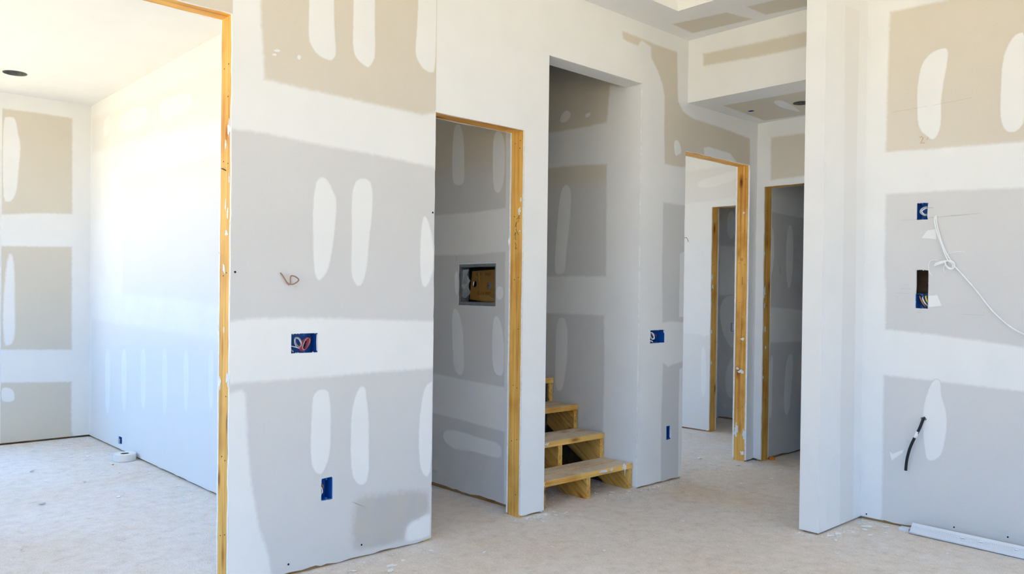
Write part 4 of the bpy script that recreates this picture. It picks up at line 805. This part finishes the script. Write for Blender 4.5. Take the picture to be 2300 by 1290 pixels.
o = MB().tube(spline([(4.452, 3.118, 1.595), (4.462, 3.10, 1.60), (4.472, 3.095, 1.585), (4.474, 3.092, 1.572)], 5), 0.002, 6).build('wire_stub', TANW); tag(o, 'tiny bent wire at the edge of the hall doorway', 'wire')
o = MB().tube([(1.352, 3.196, 1.705), (1.345, 3.17, 1.70), (1.350, 3.15, 1.692)], 0.0022, 5).build('bent_nail', NAILM); tag(o, 'bent nail sticking out of the pine jamb of the wide opening', 'nail')
# pencil marks and screw holes on the walls
def pen(ax, val, pts, mat=PENCIL, r=0.0005, par=wr): return MB().tube([place(ax, val, a, z, 0.0012) for a, z in pts], r, 4).build('pencil_line', mat, par)
pen('X', XR, [(1.70, 1.626), (1.60, 1.625)]); pen('X', XR, [(1.57, 1.63), (1.40, 1.635), (1.32, 1.638)]); pen('X', XR, [(1.568, 1.681), (1.545, 1.682)], r=0.0012)
for a, z, l in ((1.69, 1.286, .03), (1.70, 1.264, .05), (1.72, 1.24, .07), (1.62, 1.14, .03), (1.40, 1.135, .1)): pen('X', XR, [(a, z), (a - l, z - 0.003)])
pen('X', XR, [(1.76, 2.207), (1.58, 2.21)], r=0.0004); pen('X', XR, [(1.55, 2.21), (1.37, 2.218)], r=0.0004)
for a, z in ((1.66, 0.46), (1.655, 0.452)): pen('X', XR, [(a, z), (a - 0.04, z - 0.004)])
pen('X', XR, [(1.618, 2.052), (1.606, 2.057), (1.598, 2.048), (1.612, 2.022), (1.590, 2.022)], REDPEN, 0.0013)
pen('X', XR, [(1.580, 2.035), (1.573, 2.05)], REDPEN, 0.001)
for a, z in ((1.375, 1.283), (2.364, 1.60), (1.62, 0.05), (1.98, 0.06)):
    v = [place('Y', D, a + 0.0045 * math.cos(t * math.pi / 4), z + 0.0045 * math.sin(t * math.pi / 4), 0.0015) for t in range(8)] + [place('Y', D, a + 0.0045 * math.cos(t * math.pi / 4), z + 0.0045 * math.sin(t * math.pi / 4), -0.004) for t in range(8)]
    link('screw_hole', mesh(v, [tuple(range(8))] + [(k, (k + 1) % 8, 8 + (k + 1) % 8, 8 + k) for k in range(8)]), DARK, wf)
for a, z in ((1.86, 0.03), (1.42, 0.055), (1.18, 0.06)):
    v = [place('X', XR, a + 0.004 * math.cos(t * math.pi / 4), z + 0.004 * math.sin(t * math.pi / 4), 0.0015) for t in range(8)] + [place('X', XR, a + 0.004 * math.cos(t * math.pi / 4), z + 0.004 * math.sin(t * math.pi / 4), -0.004) for t in range(8)]
    link('screw_hole', mesh(v, [tuple(range(8))] + [(k, (k + 1) % 8, 8 + (k + 1) % 8, 8 + k) for k in range(8)]), DARK, wr)

# ------------------------------------------------------------------ things on the floor
tr_ = empty('tape_roll', (1.858, 6.0, 0.0)); tag(tr_, 'roll of white joint tape lying on the floor against the left room wall', 'tape roll')
n = 48; v = []; R0, R1, HT = 0.028, 0.074, 0.05
prof = [(R0, 0.001), (R1 - 0.002, 0.001), (R1, 0.003), (R1, HT - 0.003), (R1 - 0.002, HT), (R0 + 0.003, HT), (R0, HT - 0.002)]
for r, z in prof: v += [(1.858 + r * math.cos(2 * math.pi * k / n), 6.0 + r * math.sin(2 * math.pi * k / n), z) for k in range(n)]
o = link('tape_winding', mesh(v, [(j * n + k, j * n + (k + 1) % n, ((j + 1) % 7) * n + (k + 1) % n, ((j + 1) % 7) * n + k) for j in range(7) for k in range(n)]), TAPEP); adopt(o, tr_)
v = [(1.858 + r * math.cos(2 * math.pi * k / n), 6.0 + r * math.sin(2 * math.pi * k / n), z) for r, z in ((R0 - 0.0003, 0.001), (R0 - 0.0003, HT - 0.001), (R0 - 0.003, HT - 0.001), (R0 - 0.003, 0.001)) for k in range(n)]
adopt(link('cardboard_core', mesh(v, [(j * n + k, j * n + (k + 1) % n, ((j + 1) % 4) * n + (k + 1) % n, ((j + 1) % 4) * n + k) for j in range(4) for k in range(n)]), CARDTUBE), tr_)
# loose metal corner bead leaning at the foot of the right wall: an L strip with a row of holes
cb = empty('corner_bead', (4.35, 1.3, 0)); tag(cb, 'perforated white metal corner bead lying along the foot of the right wall', 'corner bead')
A = Vector((4.302, 1.600, 0.006)); Bp = Vector((4.262, 0.55, 0.006)); L = (Bp - A).length; dr = (Bp - A).normalized(); up = Vector((0.62, 0, 0.62)).normalized()
cell = 0.008; rows = 5; nc = int(L / cell); v = []; f = []
w0, wt = 0.014, 0.062
def P_(s, t): return A + dr * s + up * t
def quad(a, b_, c_, d_):
    k = len(v); v.extend([tuple(x) for x in (a, b_, c_, d_)]); f.append((k, k + 1, k + 2, k + 3))
quad(P_(0, 0), P_(L, 0), P_(L, w0), P_(0, w0)); quad(P_(0, w0 + rows * 0.0066), P_(L, w0 + rows * 0.0066), P_(L, wt), P_(0, wt))
for c in range(nc):
    for r in range(rows):
        s0, s1 = c * cell, (c + 1) * cell; t0, t1 = w0 + r * 0.0066, w0 + (r + 1) * 0.0066; of = 0.0026 if r % 2 else 0.0
        h0_, h1_ = s0 + 0.0018 + of, s0 + 0.0046 + of; k0, k1 = t0 + 0.0022, t1 - 0.0022
        quad(P_(s0, t0), P_(s1, t0), P_(h1_, k0), P_(h0_, k0)); quad(P_(h0_, k1), P_(h1_, k1), P_(s1, t1), P_(s0, t1))
        quad(P_(s0, t0), P_(h0_, k0), P_(h0_, k1), P_(s0, t1)); quad(P_(h1_, k0), P_(s1, t0), P_(s1, t1), P_(h1_, k1))
o = link('perforated_flange', mesh(v, f), BEADM); adopt(o, cb); sm_ = o.modifiers.new('gauge', 'SOLIDIFY'); sm_.thickness = 0.0012
v = []; f = []; fwd = Vector((-0.25, 0, -0.02))
quad(A, A + Vector((0.045, 0, -0.004)), Bp + Vector((0.045, 0, -0.004)), Bp)
o = link('floor_flange', mesh(v, f), BEADM); adopt(o, cb); sm_ = o.modifiers.new('gauge', 'SOLIDIFY'); sm_.thickness = 0.0012
adopt(MB().tube([A + Vector((0, 0, 0.001)), Bp + Vector((0, 0, 0.001))], 0.004, 8).build('bead_nose', BEADM, smooth=True), cb)
for i, s in enumerate((0.25, 0.33, 0.48)):
    p = P_(s, 0.035) + Vector((-0.004, 0, 0.003)); o = lump(None, *p, 0.006, 0.02, 0.008, 600 + i); adopt(o, cb)
o = MB().box(4.335, 4.375, 1.615, 1.665, 0.0, 0.014).build('metal_offcut', BEADM); tag(o, 'short offcut of pale metal trim beside the corner bead end', 'offcut')
v = [(5.455, 3.02, 0), (5.49, 3.00, 0), (5.50, 3.035, 0), (5.465, 3.042, 0), (5.458, 3.022, 0.014), (5.488, 3.004, 0.022), (5.495, 3.03, 0.024), (5.468, 3.038, 0.016)]
o = link('orange_shim', mesh(v, [(0, 3, 2, 1), (4, 5, 6, 7), (0, 1, 5, 4), (1, 2, 6, 5), (2, 3, 7, 6), (3, 0, 4, 7)]), ORANGE); tag(o, 'small orange shim on the floor in the doorway at the hall end', 'shim')
o = MB().tube([(6.35, 4.35, 0.05), (6.62, 4.30, 0.03)], 0.006, 6).build('wood_sliver', plain('pale_wood', (0.6, 0.5, 0.4), 0.8)); tag(o, 'thin pale stick lying in the inner closet', 'stick')
o = MB().box(1.742, 1.752, 5.885, 5.895, 0, 0.004).build('orange_fragment', ORANGE); tag(o, 'tiny orange plastic fragment on the floor in front of the tape roll', 'debris')

# flakes of drywall and compound
def flake(name, x, y, s, seed, thick=0.0015, lift=0.004, mat=GYPSUM, asp=1.6, rot=None):
    r_ = random.Random(seed); n = r_.randint(5, 7); a0 = rot if rot is not None else r_.uniform(0, 6.28); pts = []
    for k in range(n):
        t = 2 * math.pi * k / n + r_.uniform(-.3, .3); u, w_ = s * asp * math.cos(t) * r_.uniform(.6, 1), s * math.sin(t) * r_.uniform(.5, 1)
        pts.append((x + u * math.cos(a0) - w_ * math.sin(a0), y + u * math.sin(a0) + w_ * math.cos(a0), r_.random() * lift))
    v = [(p[0], p[1], 0.0003 + p[2]) for p in pts] + [(p[0], p[1], 0.0003 + p[2] + thick) for p in pts]
    f = [tuple(reversed(range(n))), tuple(range(n, 2 * n))] + [(k, (k + 1) % n, n + (k + 1) % n, n + k) for k in range(n)]
    return link(name, mesh(v, f), mat)
SCRAPS = [
    ('white drywall scrap on the floor at the foot of the stair stringer', 'scraps by the stairs', [(3.80, 3.16, .016), (3.90, 3.10, .015), (3.84, 3.07, .013), (3.97, 3.06, .012), (4.03, 3.07, .014), (4.08, 3.05, .012), (3.70, 3.20, .01), (3.74, 3.12, .009), (3.62, 3.06, .008)]),
    ('white compound crumb on the floor below the narrow white wall end', 'crumbs by the wall end', [(3.13, 3.07, .018), (3.16, 3.02, .015), (3.20, 3.07, .014), (3.06, 3.05, .012), (3.24, 3.02, .016), (3.02, 2.98, .011), (3.27, 2.94, .013)]),
    ('white drywall scrap on the floor in the corner by the stub wall', 'scraps by the stub wall', [(4.26, 1.80, .026), (4.19, 1.78, .016), (4.33, 1.73, .022), (4.10, 1.80, .014), (4.02, 1.84, .018), (3.95, 1.85, .02), (4.22, 1.68, .012), (4.12, 1.72, .014), (3.90, 1.80, .012)]),
    ('white compound scrap on the floor in front of the near wall', 'scraps before the near wall', [(2.02, 2.93, .022), (1.98, 2.88, .016), (2.10, 2.95, .012), (2.28, 2.98, .012), (1.86, 2.98, .014), (2.45, 2.80, .01)]),
    ('white compound chip on the floor in the bright left room', 'chips in the left room', [(1.70, 6.30, .03), (1.60, 6.35, .025), (1.74, 6.9, .03), (1.80, 6.75, .02), (1.66, 6.7, .02), (1.84, 5.45, .02), (1.86, 5.0, .016), (1.78, 4.7, .014), (1.5, 4.95, .02), (1.85, 4.75, .015), (1.70, 5.6, .014), (1.86, 4.35, .014), (1.42, 5.9, .016)]),
    ('curled grey paper flake on the open floor of the left room', 'paper flakes in the left room', [(1.13, 5.05, .022), (1.28, 6.0, .02), (1.45, 5.45, .018), (0.86, 4.2, .016)]),
    ('white crumb on the hall floor by the doorway', 'crumbs in the hall', [(5.23, 3.05, .016), (5.10, 3.08, .012), (4.9, 2.7, .014), (5.2, 2.8, .012), (4.6, 2.75, .012), (4.75, 2.9, .011), (5.33, 2.95, .014), (5.0, 3.25, .016), (5.1, 3.4, .02)]),
    ('small pale chip lying on the open main floor', 'chips on the main floor', [(3.0, 2.2, .008), (3.4, 2.1, .01), (2.9, 2.45, .009), (3.3, 1.75, .009), (3.7, 1.7, .01), (3.6, 2.5, .009), (4.0, 2.4, .01), (3.9, 1.5, .011), (4.1, 1.35, .01), (2.75, 2.65, .01), (3.55, 1.35, .01)]),
]
sd_ = 1000; GREYP = plain('grey_paper', (0.62, 0.60, 0.57), 0.8)
for lab, grp, spots in SCRAPS:
    for (x, y, s) in spots:
        sd_ += 1
        o = flake('paper_flake' if 'paper' in lab else 'drywall_scrap', x, y, s * (0.7 if 'left room' in lab else 1), sd_, lift=0.014 if 'curled' in lab else 0.003, mat=GREYP if 'curled' in lab else GYPSUM)
        tag(o, lab, 'scrap', grp)
r_ = random.Random(11); v = []; f = []
def crumb(x, y, s, h=None):
    a = r_.uniform(0, 6.28); k = len(v); h = h or s * r_.uniform(.2, .6); c, s1 = math.cos(a), math.sin(a); q = r_.uniform(.4, 1)
    v.extend([(x + s * c, y + s * s1, 0.0004), (x - s * q * s1, y + s * q * c, 0.0004), (x - s * c, y - s * s1, 0.0004), (x + s * q * s1, y - s * q * c, 0.0004), (x, y, h)])
    f.extend([(k, k + 1, k + 4), (k + 1, k + 2, k + 4), (k + 2, k + 3, k + 4), (k + 3, k, k + 4)])
def line(p, q, n, spread, s0, s1, side):
    for _ in range(n):
        t = r_.random(); d = abs(r_.gauss(0, spread)) + 0.003; x, y = p[0] + (q[0] - p[0]) * t, p[1] + (q[1] - p[1]) * t
        crumb(x + side[0] * d, y + side[1] * d, r_.uniform(s0, s1))
line((1.40, 3.10), (2.37, 3.10), 260, 0.08, .0015, .006, (0, -1)); line((2.98, 3.10), (3.16, 3.10), 90, 0.05, .002, .007, (0, -1))
line((3.99, 3.10), (4.45, 3.10), 130, 0.05, .002, .007, (0, -1)); line((3.2, 3.45), (3.97, 3.45), 420, 0.16, .0015, .006, (0, -1))
line((3.70, 3.10), (4.02, 3.06), 120, 0.05, .002, .006, (0, -1)); line((4.39, 1.88), (4.39, 0.9), 160, 0.07, .0015, .006, (-1, 0)); line((3.90, 1.885), (4.39, 1.885), 170, 0.06, .0015, .007, (0, -1))
line((3.905, 1.89), (3.905, 2.0), 60, 0.04, .002, .006, (-1, 0)); line((1.935, 3.5), (1.935, 7.15), 420, 0.12, .002, .008, (-1, 0)); line((0.9, 7.16), (1.93, 7.16), 160, 0.1, .002, .009, (0, -1))
line((5.25, 3.10), (5.36, 3.10), 50, 0.05, .002, .006, (0, -1)); line((3.055, 3.3), (3.055, 4.2), 120, 0.05, .0015, .005, (-1, 0)); line((4.47, 3.2), (5.26, 3.2), 90, 0.25, .002, .005, (0, 1)); line((2.9, 3.02), (3.0, 3.22), 60, 0.05, .0015, .005, (-1, 0))
for _ in range(1100): crumb(r_.uniform(0.7, 5.3), r_.uniform(0.9, 3.1), r_.uniform(.001, .0035))
for _ in range(500): crumb(r_.uniform(0.4, 1.93), r_.uniform(3.3, 7.1), r_.uniform(.0015, .005))
o = link('compound_crumbs', mesh(v, f), GYPSUM); tag(o, 'fine white crumbs of drywall and compound strewn over the floor', 'crumbs', kind='stuff')
bpy.context.view_layer.update()
